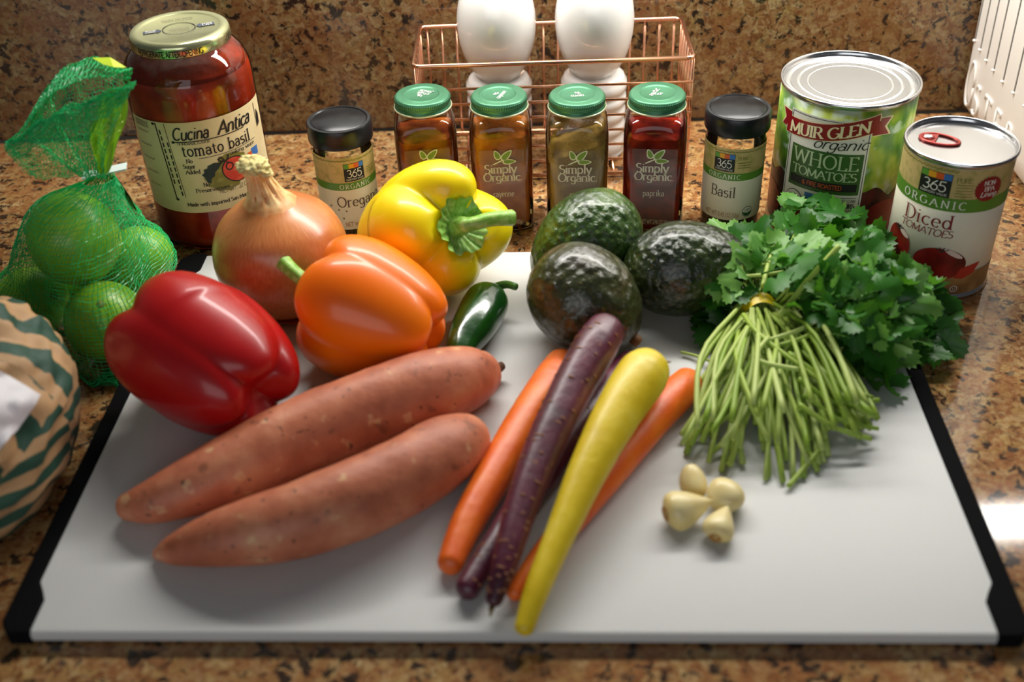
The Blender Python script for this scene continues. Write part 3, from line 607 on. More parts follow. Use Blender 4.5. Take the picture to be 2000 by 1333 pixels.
# diced tomatoes
dp = at(1879, 272, .1101); dx, dy = dp.x, dp.y
t = thing('tomato_can', 'small cream tin of diced tomatoes with red pull tab', 'can', (dx, dy, 0)); R = .0372; H = .1101
bot = can_shell(t, R, H, .0388, (.0046, .1056), M['cream'])
zz = bot-.0006
prof = [(.0358, zz+.0006), (.0350, zz), (.0338, zz-.0004), (.0328, zz+.0004), (.0318, zz+.0004), (.0306, zz-.0006), (.0255, zz-.0006), (.0245, zz-.0014), (.0120, zz-.0014), (0, zz-.0014)]
end = MB().lathe(prof, 112).build('can_end', M['steel'], t)
ph = facing(dx, dy); rz = ph+PI/2
M['tab_red'] = mat('red_tab', srgb(150, 50, 42), .28, .5)
tabrot = rz+PI-.12; tp = top(0, 0, 0, tabrot)
def tabp(a, b, z): q = tp(a, b); return (q[0], q[1], z)
tz = zz+.0018
outl = [tabp(.0205+.0115*math.cos(th)*(1.0 if math.cos(th) > 0 else 1.35)-.004, .0078*math.sin(th), tz) for th in [2*PI*i/40 for i in range(41)]]
tab = MB().tube(outl, .00115, 8, False, flat=.8).build('pull_tab', M['tab_red'], t)
bridge = [(.0225, .0068), (.0275, .0055), (.0275, -.0055), (.0225, -.0068), (.0165, -.0072), (.0165, .0072)]
MB().add([tabp(a, b, tz+.0003) for a, b in bridge], [tuple(range(6))]).build('tab_plate', M['tab_red'], tab, False)
MB().tube([tabp(.0225+.0042*math.cos(a), .0036*math.sin(a), tz+.0006) for a in [2*PI*i/20 for i in range(21)]], .0005, 6, False).build('tab_ring', M['tab_red'], tab)
q = tp(.0225, 0); MB().lathe([(0, tz+.0016), (.0022, tz+.0015), (.0032, tz+.0009), (.0034, tz-.0006)], 28, cx=q[0], cy=q[1]).build('rivet', M['steel'], tab)
for w_, u_, v_, f_ in (('BEST IF', .002, -.010, .013), ('FOR BPA', .006, -.004, .012), ('NON BPA', .014, -.007, .010), ('2021', -.010, -.004, .007)): mapped(text2d(w_, .0022, fit=f_), top(u_, v_, zz-.0009, rz+PI+.05)).build('stamped_code', M['ink_grey'], end)
c = Cyl(R+.0001, ph, t); wrap = [o for o in t.children if o.name.startswith('label_wrap')][0]
c.patch('label_top', M['kraft'], -.07, .07, .080, .1056, .0002, wrap)
c.patch('green_band', M['band_green'], -.07, .07, .0728, .0832, .00035, wrap)
logo365(c, -.0222, .0830, .0222, .0180, wrap)
c.text('ORGANIC', -.0105, .0752, .0058, M['ink_white'], .0008, wrap, style='serif', fit=.046, weight=.95, track=.35)
c.text('PURE', .0078, .0958, .0034, M['ink_olive'], .0006, wrap, style='serif', fit=.0105)
for i in range(5): c.line('fine_print', M['ink_olive'], [(.0030, .0940-.0022*i), (.0148, .0940-.0022*i)], .0004, .0006, wrap)
c.line('label_trim', M['ink_olive'], [(-.055+.0020*i, .1030+.0010*(i % 2)) for i in range(30)], .0006, .0006, wrap)
c.star('starburst', M['print_red'], ell(.0255, .0905, .0098, .0094, 96, .05, 24), .0007, wrap)
for w_, v_, f_ in (('NON-', .0938, .0095), ('BPA', .0893, .0075)): c.text(w_, .0258, v_, .0034, M['ink_white'], .001, wrap, style='serif', fit=f_)
c.text('Lining', .0258, .0848, .0040, M['ink_white'], .001, wrap, style='brush', slant=.25, fit=.012)
c.text('Diced', -.0290, .0592, .0105, M['ink_red'], .0006, wrap, style='serif', fit=.0355, align='l', weight=.8, track=.08)
c.text('TOMATOES', -.0310, .0520, .0056, M['ink_red'], .0006, wrap, style='brush', slant=.12, fit=.0390, align='l', weight=.9)
M['tom_photo'] = mat('tomato_photo_bright', srgb(150, 26, 20), .35, var=(45, srgb(84, 12, 12), .45, .65)); M['tom_gloss'] = mat('tomato_photo_shine', srgb(226, 200, 188), .4)
c.patch('label_floor', mat('photo_tabletop', srgb(170, 128, 74), .45, var=(50, srgb(132, 92, 50), .4, .6)), -.07, .07, .0046, .018, .0003, wrap, top=lambda u: .003+.002*math.sin(u*60))
for (u_, v_, rx, ry) in ((-.0315, .0360, .0118, .0135), (.0030, .0300, .0185, .0130)):
    c.star('tomato_picture', M['tom_photo'], ell(u_, v_, rx, ry, 44, .015, 3), .0006, wrap)
    c.star('tomato_shine', M['tom_gloss'], ell(u_+rx*.45, v_+ry*.72, rx*.42, ry*.14, 16, 0, 5, -.5), .0008, wrap, 2)
    for a in (-.9, -.3, .3, 1.0): c.line('tomato_calyx', M['print_leaf'], [(u_, v_+ry*.80), (u_+.0055*math.sin(a), v_+ry*.86+.0035*math.cos(a)*.8)], .0007, .0009, wrap)
for q in ([(.0185, .0270), (.0335, .0300), (.0290, .0215), (.0215, .0180), (.0150, .0190)], [(-.0300, .0200), (-.0180, .0240), (-.0050, .0150), (-.0100, .0115), (-.0240, .0125)]): c.star('tomato_wedge_picture', mat('tomato_wedge', srgb(176, 46, 30), .4), q, .0008, wrap)
c.text('NET WT 14.5 OZ (411g)', -.0300, .0078, .0042, M['ink_white'], .0009, wrap, fit=.0390, align='l')
c.line('kosher_mark', M['ink_white'], [(.0168+.0025*math.cos(a), .0098+.0025*math.sin(a)) for a in [2*PI*i/20 for i in range(21)]], .0005, .0009, wrap); c.text('U', .0168, .0086, .0024, M['ink_white'], .0009, wrap)
# ================================================================== wire basket and the white pieces in it
t = thing('wire_basket', 'copper wire basket standing against the granite backsplash', 'basket', (.042, .55, 0))
x0, x1, y0, y1, zt = -.1155, .1155, -.047, .041, .107
def wire(nm, pts, r): MB().tube([Vector(p) for p in pts], r, 8).build(nm, M['copper'], t)
def loop(nm, z, r, a=0): 
    q = rrect(x0+a, x1-a, y0+a, y1-a, .006, 4); q = [(x, y, z) for x, y in q]; wire(nm, q+[q[0]], r)
loop('rim_wire', zt, .0021)
for k in range(7): 
    z = .004+.0137*k; wire('front_wire', [(x0, y0, z), (x1, y0, z)], .0013)
loop('base_wire', .0032, .0016)
for k in range(18): 
    x = x0+.006+(x1-x0-.012)*k/17; wire('back_wire', [(x, y1, .003), (x, y1, zt)], .0011)
for sx in (x0, x1):
    for k in range(7): y = y0+.004+(y1-y0-.008)*k/6; wire('side_wire', [(sx, y, .003), (sx, y, zt)], .0011)
for k in range(9): x = x0+.012+(x1-x0-.024)*k/8; wire('floor_wire', [(x, y0, .0032), (x, y1, .0032)], .0011)
for px, lab in ((970, 'white egg-shaped bottle standing above the cayenne jar'), (1161, 'white egg-shaped bottle standing above the cumin jar')):
    q = aty(px, 60, .545); t = thing('egg_bottle', lab, 'bottle', (q.x, .545, .0046), 'white egg-shaped bottles in the copper basket')
    ribs = [(0, 0), (.0250, 0), (.0268, .002)]
    z = .002
    for k, (hh, r) in enumerate(((.018, .0276), (.013, .0278), (.013, .0280), (.012, .0284), (.014, .0288))):
        ribs += [(r-.0022, z+.001), (r-.0003, z+hh*.25), (r, z+hh*.5), (r-.0003, z+hh*.75), (r-.0022, z+hh-.001)]; z += hh
    ribs += [(.0262, z+.001), (.0225, z+.003), (0, z+.003)]
    MB().lathe(ribs, 64).build('ribbed_base', M['ceramic'], t)
    eg = []
    for i in range(33):
        a = -PI/2+PI*i/32; zc = .052+z-.008; hz = .054 if a < 0 else .050
        eg.append((max(0, .0332*math.cos(a)*(1+.05*math.sin(a))), zc+.004+hz*math.sin(a)))
    MB().lathe(eg, 72).build('egg_body', M['ceramic'], t)
# ================================================================== white appliance at the right
t = thing('kitchen_appliance', 'white plastic kitchen appliance with vertical vent slots and raised lettering', 'appliance', (.4225, .505, 0))
ab = MB(); secs = [(.010, .006, .007), (.016, .002, .009), (.030, 0, .010), (.30, -.004, .010), (.315, .000, .010), (.322, .008, .010)]
v = []; 
for z, ins, r in secs: v.append([(x, y, z) for x, y in rrect(ins, .17, -.105+ins, .098-ins, r, 6)])
n = len(v[0]); ab.add([p for s in v for p in s], [(j*n+i, j*n+(i+1) % n, (j+1)*n+(i+1) % n, (j+1)*n+i) for j in range(len(v)-1) for i in range(n)]+[tuple(range(n-1, -1, -1)), tuple((len(v)-1)*n+i for i in range(n))])
ab.build('housing', M['appliance'], t, auto=45)
for yy in (-.07, .06):
    for xx in (.03, .14): MB().lathe([(.008, 0), (.009, .002), (.009, .011)], 20, cx=xx, cy=yy).build('foot', M['rubber'], t)
for k, (y, z0) in enumerate(((.593, .0772), (.5774, .0748), (.5597, .0725), (.5408, .0713), (.518, .0710), (.4931, .0720), (.468, .0722), (.443, .0722))):
    y -= .505
    fx = lambda z: -.004*(z-.030)/.27-.0005
    MB().add([(fx(z)+dx_, yy, z) for z in (z0, .285) for dx_ in (0, .003) for yy in (y-.0009, y+.0009)], [(0, 1, 3, 2), (4, 6, 7, 5), (0, 4, 5, 1), (2, 3, 7, 6), (0, 2, 6, 4), (1, 5, 7, 3)]).build('vent_slot', M['slot'], t, False)
    MB().lathe([(0, -.0006), (.0014, -.0004), (.0019, .0004), (.0014, .0014), (0, .0016)], 14).build('slot_end', M['appliance'], t).location = (-.0014, y, z0-.001)
for k, (ch, sz, yc) in enumerate((('O', .042, .583), ('S', .027, .561), ('T', .027, .537), ('E', .027, .511), ('R', .027, .484))):
    for pl in G[ch][1]:
        MB().tube([(-.0006-.0008*z_*(sz > .03), yc-.505-(a-.4)*sz*(.5 if k == 0 else .8), .019+z_*sz) for a, z_ in pl], .0013, 6).build('raised_letter', M['appliance'], t)
# ================================================================== vegetables
def frame(axis, spin=0.0):
    """rotation whose Z is axis"""
    z = Vector(axis).normalized(); x = Vector((0, 0, 1)).cross(z)
    if x.length < 1e-3: x = Vector((1, 0, 0))
    x.normalize(); y = z.cross(x)
    return Matrix((x, y, z)).transposed() @ Matrix.Rotation(spin, 3, 'Z')
def settle(root, body, rot, px, py, base=ZB, sink=.0001):
    """rest the turned body on the board; the pixel gives the direction of its centre"""
    mz = min((rot @ Vector(v.co)).z for v in body.data.vertices)
    root.rotation_euler = rot.to_euler(); root.location = at(px, py, base-mz-sink); root.location.z = base-mz-sink
PROF = [(0, .85), (.10, .855), (.22, .885), (.36, .955), (.54, 1.0), (.74, .97), (.90, .86), (.985, .70), (1.0, .55), (.965, .38), (.90, .24), (.79, .11), (.62, .02), (.44, .0), (.28, .035), (.12, .075), (0, .085)]
def pepper(name, label, col, col2, L, R, lobes, th0, px, py, axis, spin, seed, taper=1.0, stem=None, groove=1.0, wob=.05):
    rr = random.Random(seed); ns, nt = 60, 120
    prof = catmull(PROF, ns); lob = [1+rr.uniform(-wob, wob)*1.5 for _ in range(lobes)]; zl = [rr.uniform(-.05, .05) for _ in range(lobes)]
    v = []; f = []
    for j, (rho, z) in enumerate(prof):
        rho = max(0, rho); s = j/(ns-1)
        g = groove*(.34*math.exp(-((s-.27)/.13)**2)+.10+.24*math.exp(-((s-.80)/.12)**2))
        dz = .12*math.exp(-((s-.27)/.10)**2)*groove; db = .10*math.exp(-((s-.80)/.10)**2)*groove
        for i in range(nt):
            a = 2*PI*i/nt; q = (a-th0)/(2*PI)*lobes; k = int(math.floor(q+.5)) % lobes; k2 = (k+1) % lobes; u = q+.5-math.floor(q+.5)
            Lf = abs(math.sin(PI*u))**.75; Lf = Lf*Lf*(3-2*Lf)*.35+Lf*.65
            sc = lob[k]; zz = zl[k]*Lf
            tp = 1-(1-taper)*max(0, 1-z)**1.3
            r = R*rho*tp*(1-g*(1-Lf))*(1+(sc-1)*Lf)
            r *= 1+.03*noise.noise(Vector((math.cos(a)*1.3+seed, math.sin(a)*1.3, z*2)))
            zo = z-dz*(1-Lf)+db*(1-Lf)+zz*(1 if s < .5 else -.4)*min(1, rho*1.6)
            v.append((r*math.cos(a), r*math.sin(a), (zo-.5)*L))
    for j in range(ns-1): f += [(j*nt+i, (j+1)*nt+i, (j+1)*nt+(i+1) % nt, j*nt+(i+1) % nt) for i in range(nt)]
    m = mat(name+'_skin_'+str(seed), col, .38, coat=.30, coat_rough=.14, sss=.30, sssr=(.009, 0, 0), var=(14, col2, .4, .7), spec=.35)
    root = thing('bell_pepper', label, 'bell pepper'); body = MB().add(v, f).build('flesh', m, root)
    settle(root, body, frame(axis, spin), px, py)
    gs = M['stem_green']
    if stem:
        ur = Matrix.Rotation(-spin, 3, 'Z'); path = [Vector((0, 0, .31*L))]+[ur @ Vector(p) for p in stem]
        pp = catmull([tuple(p) for p in path], 26); n = len(pp)
        rad = [.0092*max(0, 1-i/(n*.45))**1.6*.55+.0046+.0010*(i/(n-1))**3 for i in range(n)]
        st = MB().tube(pp, rad, 16); k = 16
        for i in range(len(st.v)):
            s_ = i//k; o = Vector(pp[s_]); d = Vector(st.v[i])-o; st.v[i] = tuple(o+d*(1+.07*math.cos(5*2*PI*(i % k)/k)))
        st.build('stem', gs, root, auto=50)
        def cf(i, j):
            a = 2*PI*i; r = .002+.0178*j*(1+.07*j*math.cos(6*a+.4)+.05*j*math.cos(13*a+1))
            z = .365*L+.0030+.085*L*j*j+.0011*j*math.cos(17*a)*(j > .3)+.0008*math.sin(3*a)*j
            return (r*math.cos(a), r*math.sin(a), z)
        MB().grid(cf, 102, 9, True).build('calyx', gs, root)
    return root
M['stem_green'] = mat('pepper_stem', srgb(124, 178, 60), .42, var=(220, srgb(172, 208, 112), .42, .66), bump=(420, .3, .001))
pepper('yellow_pepper', 'glossy yellow bell pepper with its stem turned towards the spice jars', srgb(255, 230, 8), srgb(255, 218, 4), .098, .0525, 4, .35, 834, 452, (.60, -.64, .46), .85, 3, .86,
       stem=[(.0, .0, .047), (.005, -.001, .054), (.017, -.003, .059), (.031, -.008, .062)], wob=.05)
pepper('orange_pepper', 'orange bell pepper with green stem pointing at the onion', srgb(255, 128, 0), srgb(255, 110, 0), .090, .0485, 4, .2, 731, 610, (-.88, .36, .22), 2.05, 11, .80,
       stem=[(0, 0, .044), (.000, .002, .054), (-.002, .004, .064), (-.005, .005, .072)], wob=.05, groove=.52)
pepper('red_pepper', 'large red bell pepper leaning against the net bag of limes', srgb(184, 10, 14), srgb(166, 6, 10), .112, .0505, 4, .5, 404, 696, (-.72, .62, .06), 1.25, 21, .84, groove=.62,
       stem=[(0, 0, .05), (.003, .001, .058), (.010, .002, .064)])
# ---- onion
m, n, l = nodes('onion_skin'); b = n['Principled BSDF']; b.inputs['Roughness'].default_value = .32; b.inputs['Coat Weight'].default_value = .3; b.inputs['Coat Roughness'].default_value = .2
tc = n.new('ShaderNodeTexCoord'); sx = n.new('ShaderNodeSeparateXYZ'); l.new(tc.outputs['Object'], sx.inputs[0])
an = n.new('ShaderNodeMath'); an.operation = 'ARCTAN2'; l.new(sx.outputs[1], an.inputs[0]); l.new(sx.outputs[0], an.inputs[1])
cx_ = n.new('ShaderNodeCombineXYZ'); l.new(an.outputs[0], cx_.inputs[0]); zm = n.new('ShaderNodeMath'); zm.operation = 'MULTIPLY'; zm.inputs[1].default_value = 4; l.new(sx.outputs[2], zm.inputs[0]); l.new(zm.outputs[0], cx_.inputs[1])
f1 = tnoise(n, l, cx_.outputs[0], 44, 3, .6); f2 = tnoise(n, l, tc.outputs['Object'], 22, 3, .5)
cc = ramp(n, l, f1, [(.32, srgb(192, 114, 60)), (.52, srgb(208, 134, 76)), (.70, srgb(218, 150, 90))])
cc = mixc(n, l, ramp(n, l, f2, [(.45, (0,)*3), (.66, (.6,)*3)]), cc, srgb(184, 90, 44)); l.new(cc, b.inputs['Base Color']); M['onion'] = m
root = thing('onion', 'large yellow onion with dry papery neck', 'onion')
OR = .0480
op = [(0, -.0430), (.010, -.0430), (.022, -.0400), (.036, -.0310), (.045, -.0160), (OR, -.001), (.0462, .0140), (.0395, .0275), (.0290, .0365), (.0195, .0420), (.0135, .0475), (.0105, .055)]
op = catmull(op, 44)
def omod(a, z): return 1+.018*noise.noise(Vector((math.cos(a)*1.5, math.sin(a)*1.5, z*14)))
MB_ = MB().lathe([(max(0, r), z) for r, z in op], 96, omod)
def bend(p):
    z = p[2] if p[2] < .045 else .045+(p[2]-.045)*.64
    k = max(0, z-.030); return (p[0]-.16*k-1.6*k*k, p[1]+.05*k, z)
MB_.v = [bend(p) for p in MB_.v]; body = MB_.build('bulb', M['onion'], root)
m, n, l = nodes('dry_onion_neck'); b = n['Principled BSDF']; b.inputs['Roughness'].default_value = .5
tc = n.new('ShaderNodeTexCoord'); sx = n.new('ShaderNodeSeparateXYZ'); l.new(tc.outputs['Object'], sx.inputs[0])
mr = n.new('ShaderNodeMapRange'); mr.inputs[1].default_value = .0395; mr.inputs[2].default_value = .050; l.new(sx.outputs[2], mr.inputs[0])
cc = ramp(n, l, tnoise(n, l, tc.outputs['Object'], 140, 3, .5), [(.40, srgb(222, 172, 108)), (.62, srgb(240, 212, 150))])
l.new(mixc(n, l, mr.outputs[0], srgb(210, 138, 78), cc), b.inputs['Base Color']); M['onion_neck'] = m
M['onion_tip'] = mat('dry_onion_tip', srgb(226, 216, 150), .85, var=(400, srgb(196, 170, 100), .4, .7))
nk = MB().lathe([(r, z) for r, z in catmull([(.0218, .0398), (.0174, .0438), (.0136, .0490), (.0108, .0560), (.0090, .0640), (.0080, .072), (.0086, .081)], 40)], 120, lambda a, z: 1+(.006+.09*min(1, max(0, (z-.044)/.016)))*math.cos(9*a+z*55)+(.004+.05*min(1, max(0, (z-.046)/.016)))*math.cos(19*a-z*40)); nk.v = [bend(p) for p in nk.v]; nk.build('neck', M['onion_neck'], root)
for cx0, cy0, cz0, r0, h0, sd in ((0, 0, .0855, .0102, .0085, 1), (.0072, -.003, .0785, .0048, .0046, 5)):
    fr = MB(); ns, nt = 26, 48; v = []; f = []
    for j in range(ns+1):
        el = -PI/2+PI*j/ns
        for i in range(nt):
            a = 2*PI*i/nt; dd = Vector((math.cos(a)*math.cos(el), math.sin(a)*math.cos(el), math.sin(el))); q = 1+.30*noise.noise(dd*2.6+Vector((sd, 0, 0)))+.22*noise.noise(dd*7+Vector((sd, 2, 0)))+.14*noise.noise(dd*16+Vector((sd, 4, 0)))
            v.append(bend((cx0+dd.x*r0*q, cy0+dd.y*r0*q, cz0+dd.z*h0*q)))
    for j in range(ns): f += [(j*nt+i, j*nt+(i+1) % nt, (j+1)*nt+(i+1) % nt, (j+1)*nt+i) for i in range(nt)]
    fr.add(v, f).build('frayed_tip', M['onion_tip'], root)
rs = MB().grid(lambda i, j: ((.022+.014*j)*math.cos(2*PI*i), (.022+.014*j)*math.sin(2*PI*i), -.0395+.0035*j+.0015*math.sin(14*PI*i)*j), 60, 3, True); rs.build('loose_skin', mat('loose_onion_skin', srgb(196, 116, 76), .5), root)
settle(root, body, Matrix.Identity(3), 551, 498, ZB)
# ---- jalapeno
root = thing('jalapeno', 'dark green jalapeno lying behind the sweet potato', 'chili pepper')
m_ = mat('jalapeno_skin', srgb(14, 62, 14), .22, coat=.7, coat_rough=.1, var=(40, srgb(26, 84, 18), .45, .7), bump=(120, .15, .002))
pa = [at(886, 722, ZB+.012), at(905, 672, ZB+.0135), at(935, 620, ZB+.015), at(953, 585, ZB+.0155), at(957, 572, ZB+.0155)]
pp = catmull([tuple(p) for p in pa], 30); rr_ = [a[0] for a in catmull([(.002,), (.0085,), (.0118,), (.0145,), (.0158,), (.0162,), (.0150,), (.0100,), (.003,)], 30)]
MB().tube(pp, rr_, 28).build('flesh', m_, root)
st = [at(957, 574, ZB+.0155), at(961, 566, ZB+.018), at(972, 560, ZB+.020), at(990, 556, ZB+.022), at(1008, 561, ZB+.023)]
MB().tube(catmull([tuple(p) for p in st], 18), [.0038-.0012*i/17 for i in range(18)], 10).build('stem', mat('jalapeno_stem', srgb(66, 112, 34), .45), root)
MB().tube([st[0]-(st[1]-st[0]).normalized()*.003, st[0], st[1]], [.0085, .006, .003], 14).build('calyx', mat('jalapeno_cap', srgb(44, 92, 26), .45), root)
# ---- avocados
def avo_mat(name, c1, c2, c3, bs):
    m, n, l = nodes(name); b = n['Principled BSDF']; b.inputs['Roughness'].default_value = .33; b.inputs['Coat Weight'].default_value = .4; b.inputs['Coat Roughness'].default_value = .16
    vec = mapping(n, l); f = tnoise(n, l, vec, 34, 4, .6); g = tnoise(n, l, vec, 330, 3, .6)
    cc = ramp(n, l, f, [(.32, c1), (.55, c2), (.74, c3)])
    cc = mixc(n, l, ramp(n, l, g, [(.62, (0,)*3), (.72, (.6,)*3)]), cc, srgb(120, 112, 46)); l.new(cc, b.inputs['Base Color'])
    vo = n.new('ShaderNodeTexVoronoi'); vo.inputs['Scale'].default_value = bs; vo.feature = 'SMOOTH_F1'; l.new(vec, vo.inputs['Vector'])
    ad = n.new('ShaderNodeMath'); ad.operation = 'ADD'; l.new(vo.outputs['Distance'], ad.inputs[0]); l.new(tnoise(n, l, vec, bs*.45, 4, .6), ad.inputs[1])
    bp = n.new('ShaderNodeBump'); bp.inputs['Strength'].default_value = .9; bp.inputs['Distance'].default_value = .0030; bp.invert = True
    l.new(ad.outputs[0], bp.inputs['Height']); l.new(bp.outputs[0], b.inputs['Normal']); return m
def avocado(label, px, py, axis, spin, L, R, m, seed, taper=.22, base=ZB, stem=True):
    v = []; f = []; ns, nt = 64, 96
    for j in range(ns+1):
        s = -1+2*j/ns; ang = math.asin(max(-1, min(1, s))); ca = math.cos(ang)
        for i in range(nt):
            a = 2*PI*i/nt; z = s*L/2; r = R*ca*(1-taper*s*(1 if s > 0 else .35)-.03)
            d = Vector((math.cos(a)*ca, math.sin(a)*ca, s)); q = 1+.014*noise.noise(d*3+Vector((seed, 0, 0)))+.008*noise.noise(d*14+Vector((seed, 3, 0)))
            v.append((r*math.cos(a)*q, r*math.sin(a)*q, z*q))
    for j in range(ns): f += [(j*nt+i, j*nt+(i+1) % nt, (j+1)*nt+(i+1) % nt, (j+1)*nt+i) for i in range(nt)]
    root = thing('avocado', label, 'avocado', group='avocados on the cutting board'); body = MB().add(v, f).build('skin', m, root)
    settle(root, body, frame(axis, spin), px, py, base)
    MB().lathe([(.0042, L/2-.003), (.0040, L/2+.002), (.0034, L/2+.0045), (0, L/2+.005)], 16).build('stem_stub', mat('avocado_stub', srgb(120, 84, 46), .7), root)
avocado('bumpy green avocado standing behind the other two avocados', 1142, 476, (-.62, -.22, -.42), .4, .090, .0358, avo_mat('avocado_green', srgb(32, 54, 16), srgb(52, 82, 24), srgb(78, 104, 38), 190), 1, .16)
avocado('brownish avocado with its round end up behind the purple carrot', 1144, 586, (.62, -.42, -.36), 0, .084, .0368, avo_mat('avocado_brown', srgb(42, 36, 20), srgb(54, 60, 28), srgb(84, 72, 42), 150), 5, .14)
avocado('dark green avocado lying on its side beside the cilantro', 1341, 523, (.95, .02, .12), 1.0, .090, .0345, avo_mat('avocado_dark', srgb(20, 30, 12), srgb(34, 48, 18), srgb(56, 70, 28), 210), 9, .20)
# ---- roots: sweet potatoes and carrots
def rootveg(name, label, cat, pts, m, sides=36, nsec=70, lump=.02, seed=0, group=None, ring=0):
    """pts: (px, py, radius, lift above the board)"""
    P = []
    for px, py, r, lift in pts:
        z = ZB+lift+r; q = at(px, py, z); P.append((q.x, q.y, z, r))
    S_ = catmull(P, nsec); mb = MB(); pp = [Vector(s[:3]) for s in S_]; rd = [max(.0005, s[3]) for s in S_]
    c = sum(pp, Vector())/len(pp); c.z = ZB
    # rounded ends
    d0 = (pp[0]-pp[1]).normalized(); d1 = (pp[-1]-pp[-2]).normalized(); e0 = []; e1 = []
    for k in range(1, 7):
        a = PI/2*k/6; e0.append((pp[0]+d0*rd[0]*.8*math.sin(a), max(.0003, rd[0]*math.cos(a)))); e1.append((pp[-1]+d1*rd[-1]*.8*math.sin(a), max(.0003, rd[-1]*math.cos(a))))
    pp = [a for a, b in e0[::-1]]+pp+[a for a, b in e1]; rd = [b for a, b in e0[::-1]]+rd+[b for a, b in e1]
    mb.tube(pp, rd, sides); k = sides
    for i in range(len(mb.v)):
        s = i//k; p = Vector(mb.v[i]); o = pp[s]; d = p-o
        q = 1+lump*noise.noise(p*38+Vector((seed, 0, 0)))+lump*.5*noise.noise(p*110+Vector((seed, 0, 0)))
        if ring: q += ring*noise.noise(Vector((seed, s*.9, 0)))
        mb.v[i] = tuple(o+d*q-c)
    o = mb.build(name, m); o.location = c; tag(o, label, cat, group); return o, pp, rd, c
def veg_mat(name, c1, c2, c3, rough, spots=None, streak=0, coat=0, scale=40):
    m, n, l = nodes(name); b = n['Principled BSDF']; b.inputs['Roughness'].default_value = rough; b.inputs['Coat Weight'].default_value = coat; b.inputs['Coat Roughness'].default_value = .25
    b.inputs['Subsurface Weight'].default_value = .08; b.inputs['Subsurface Scale'].default_value = .004
    vec = mapping(n, l); cc = ramp(n, l, tnoise(n, l, vec, scale, 4, .55), [(.32, c1), (.5, c2), (.7, c3)])
    if spots:
        for sc, lo, hi, col, amt in spots:
            cc = mixc(n, l, ramp(n, l, tnoise(n, l, mapping(n, l, loc=(sc, 1, 2)), sc, 2, .5), [(lo, (0,)*3), (hi, (amt,)*3)]), cc, col)
    l.new(cc, b.inputs['Base Color'])
    bp = n.new('ShaderNodeBump'); bp.inputs['Strength'].default_value = .35; bp.inputs['Distance'].default_value = .0012
    l.new(tnoise(n, l, vec, 160, 4, .6), bp.inputs['Height']); l.new(bp.outputs[0], b.inputs['Normal']); return m
M['sweet'] = veg_mat('sweet_potato_skin', srgb(172, 94, 64), srgb(196, 114, 80), srgb(212, 140, 102), .50, [(95, .65, .73, srgb(120, 72, 50), .6), (80, .66, .73, srgb(226, 178, 128), .75), (170, .69, .74, srgb(66, 38, 28), .8)])
M['root_tip'] = mat('root_tip', srgb(96, 62, 36), .8)
o, pp, rd, c = rootveg('sweet_potato', 'long sweet potato with stubby root tip lying by the red pepper', 'sweet potato', [(252, 990, .0085, .0), (305, 978, .0135, 0), (390, 943, .0180, 0), (500, 892, .0212, 0), (620, 838, .0232, 0), (740, 794, .0242, 0), (840, 760, .0245, 0), (905, 740, .0215, 0), (933, 733, .0165, 0)], M['sweet'], lump=.03, seed=3)
d = (pp[-1]-pp[-8]).normalized(); MB().tube([pp[-1]-c-d*.003, pp[-1]-c+d*.006+Vector((0, 0, .001)), pp[-1]-c+d*.013+Vector((0, 0, .003))], [.0058, .0040, .0030], 10).build('root_stub', M['root_tip'], o)
o, pp, rd, c = rootveg('sweet_potato', 'shorter sweet potato with a pointed tip, free of the red pepper', 'sweet potato', [(309, 1082, .0036, 0), (350, 1072, .0098, 0), (440, 1050, .0165, 0), (560, 1022, .0208, 0), (680, 982, .0226, 0), (780, 936, .0226, 0), (860, 888, .0215, 0), (902, 864, .0178, 0), (914, 859, .0140, 0)], M['sweet'], lump=.03, seed=9)
MB().tube([pp[-1]-c, pp[-1]-c+Vector((.004, .001, -.001))], [.0014, .0005], 6).build('root_stub', M['root_tip'], o)
ORC = veg_mat('orange_carrot_skin', srgb(232, 92, 14), srgb(242, 110, 20), srgb(246, 130, 36), .45, coat=.15)
PUC = veg_mat('purple_carrot_skin', srgb(62, 18, 36), srgb(88, 28, 50), srgb(112, 44, 64), .4, [(210, .66, .72, srgb(150, 96, 60), .55)], coat=.2)
YEC = veg_mat('yellow_carrot_skin', srgb(222, 190, 20), srgb(234, 204, 34), srgb(240, 216, 70), .42, coat=.15)
M['lenticel'] = mat('carrot_scar', srgb(150, 98, 62), .7); M['crown'] = mat('carrot_crown', srgb(138, 116, 60), .8)
def scars(o, pp, rd, c, n, seed, m):
    q = random.Random(seed)
    for k in range(n):
        i = q.randint(8, len(pp)-12); t = (pp[i+1]-pp[i-1]).normalized(); s = t.cross(Vector((0, 0, 1))).normalized(); up = s.cross(t)
        a = q.uniform(-1.2, 1.2); nn = (up*math.cos(a)+s*math.sin(a)); w_ = up*-math.sin(a)+s*math.cos(a); L = q.uniform(.0022, .0056)
        MB().tube([pp[i]-c+(up*math.cos(a+L*x/rd[i])+s*math.sin(a+L*x/rd[i]))*(rd[i]*1.012) for x in (-.5, -.2, .2, .5)], [.0002, .0007, .0007, .0002], 6, flat=.6).build('scar', m, o)
G_ = 'carrots piled on the cutting board'
rootveg('carrot', 'orange carrot lying beside the sweet potatoes', 'carrot', [(880, 1100, .0074, 0), (915, 1018, .0096, 0), (972, 918, .0112, 0), (1026, 825, .0122, 0), (1073, 752, .0126, 0), (1098, 714, .0116, 0)], ORC, 28, 60, .02, 2, G_, .02)
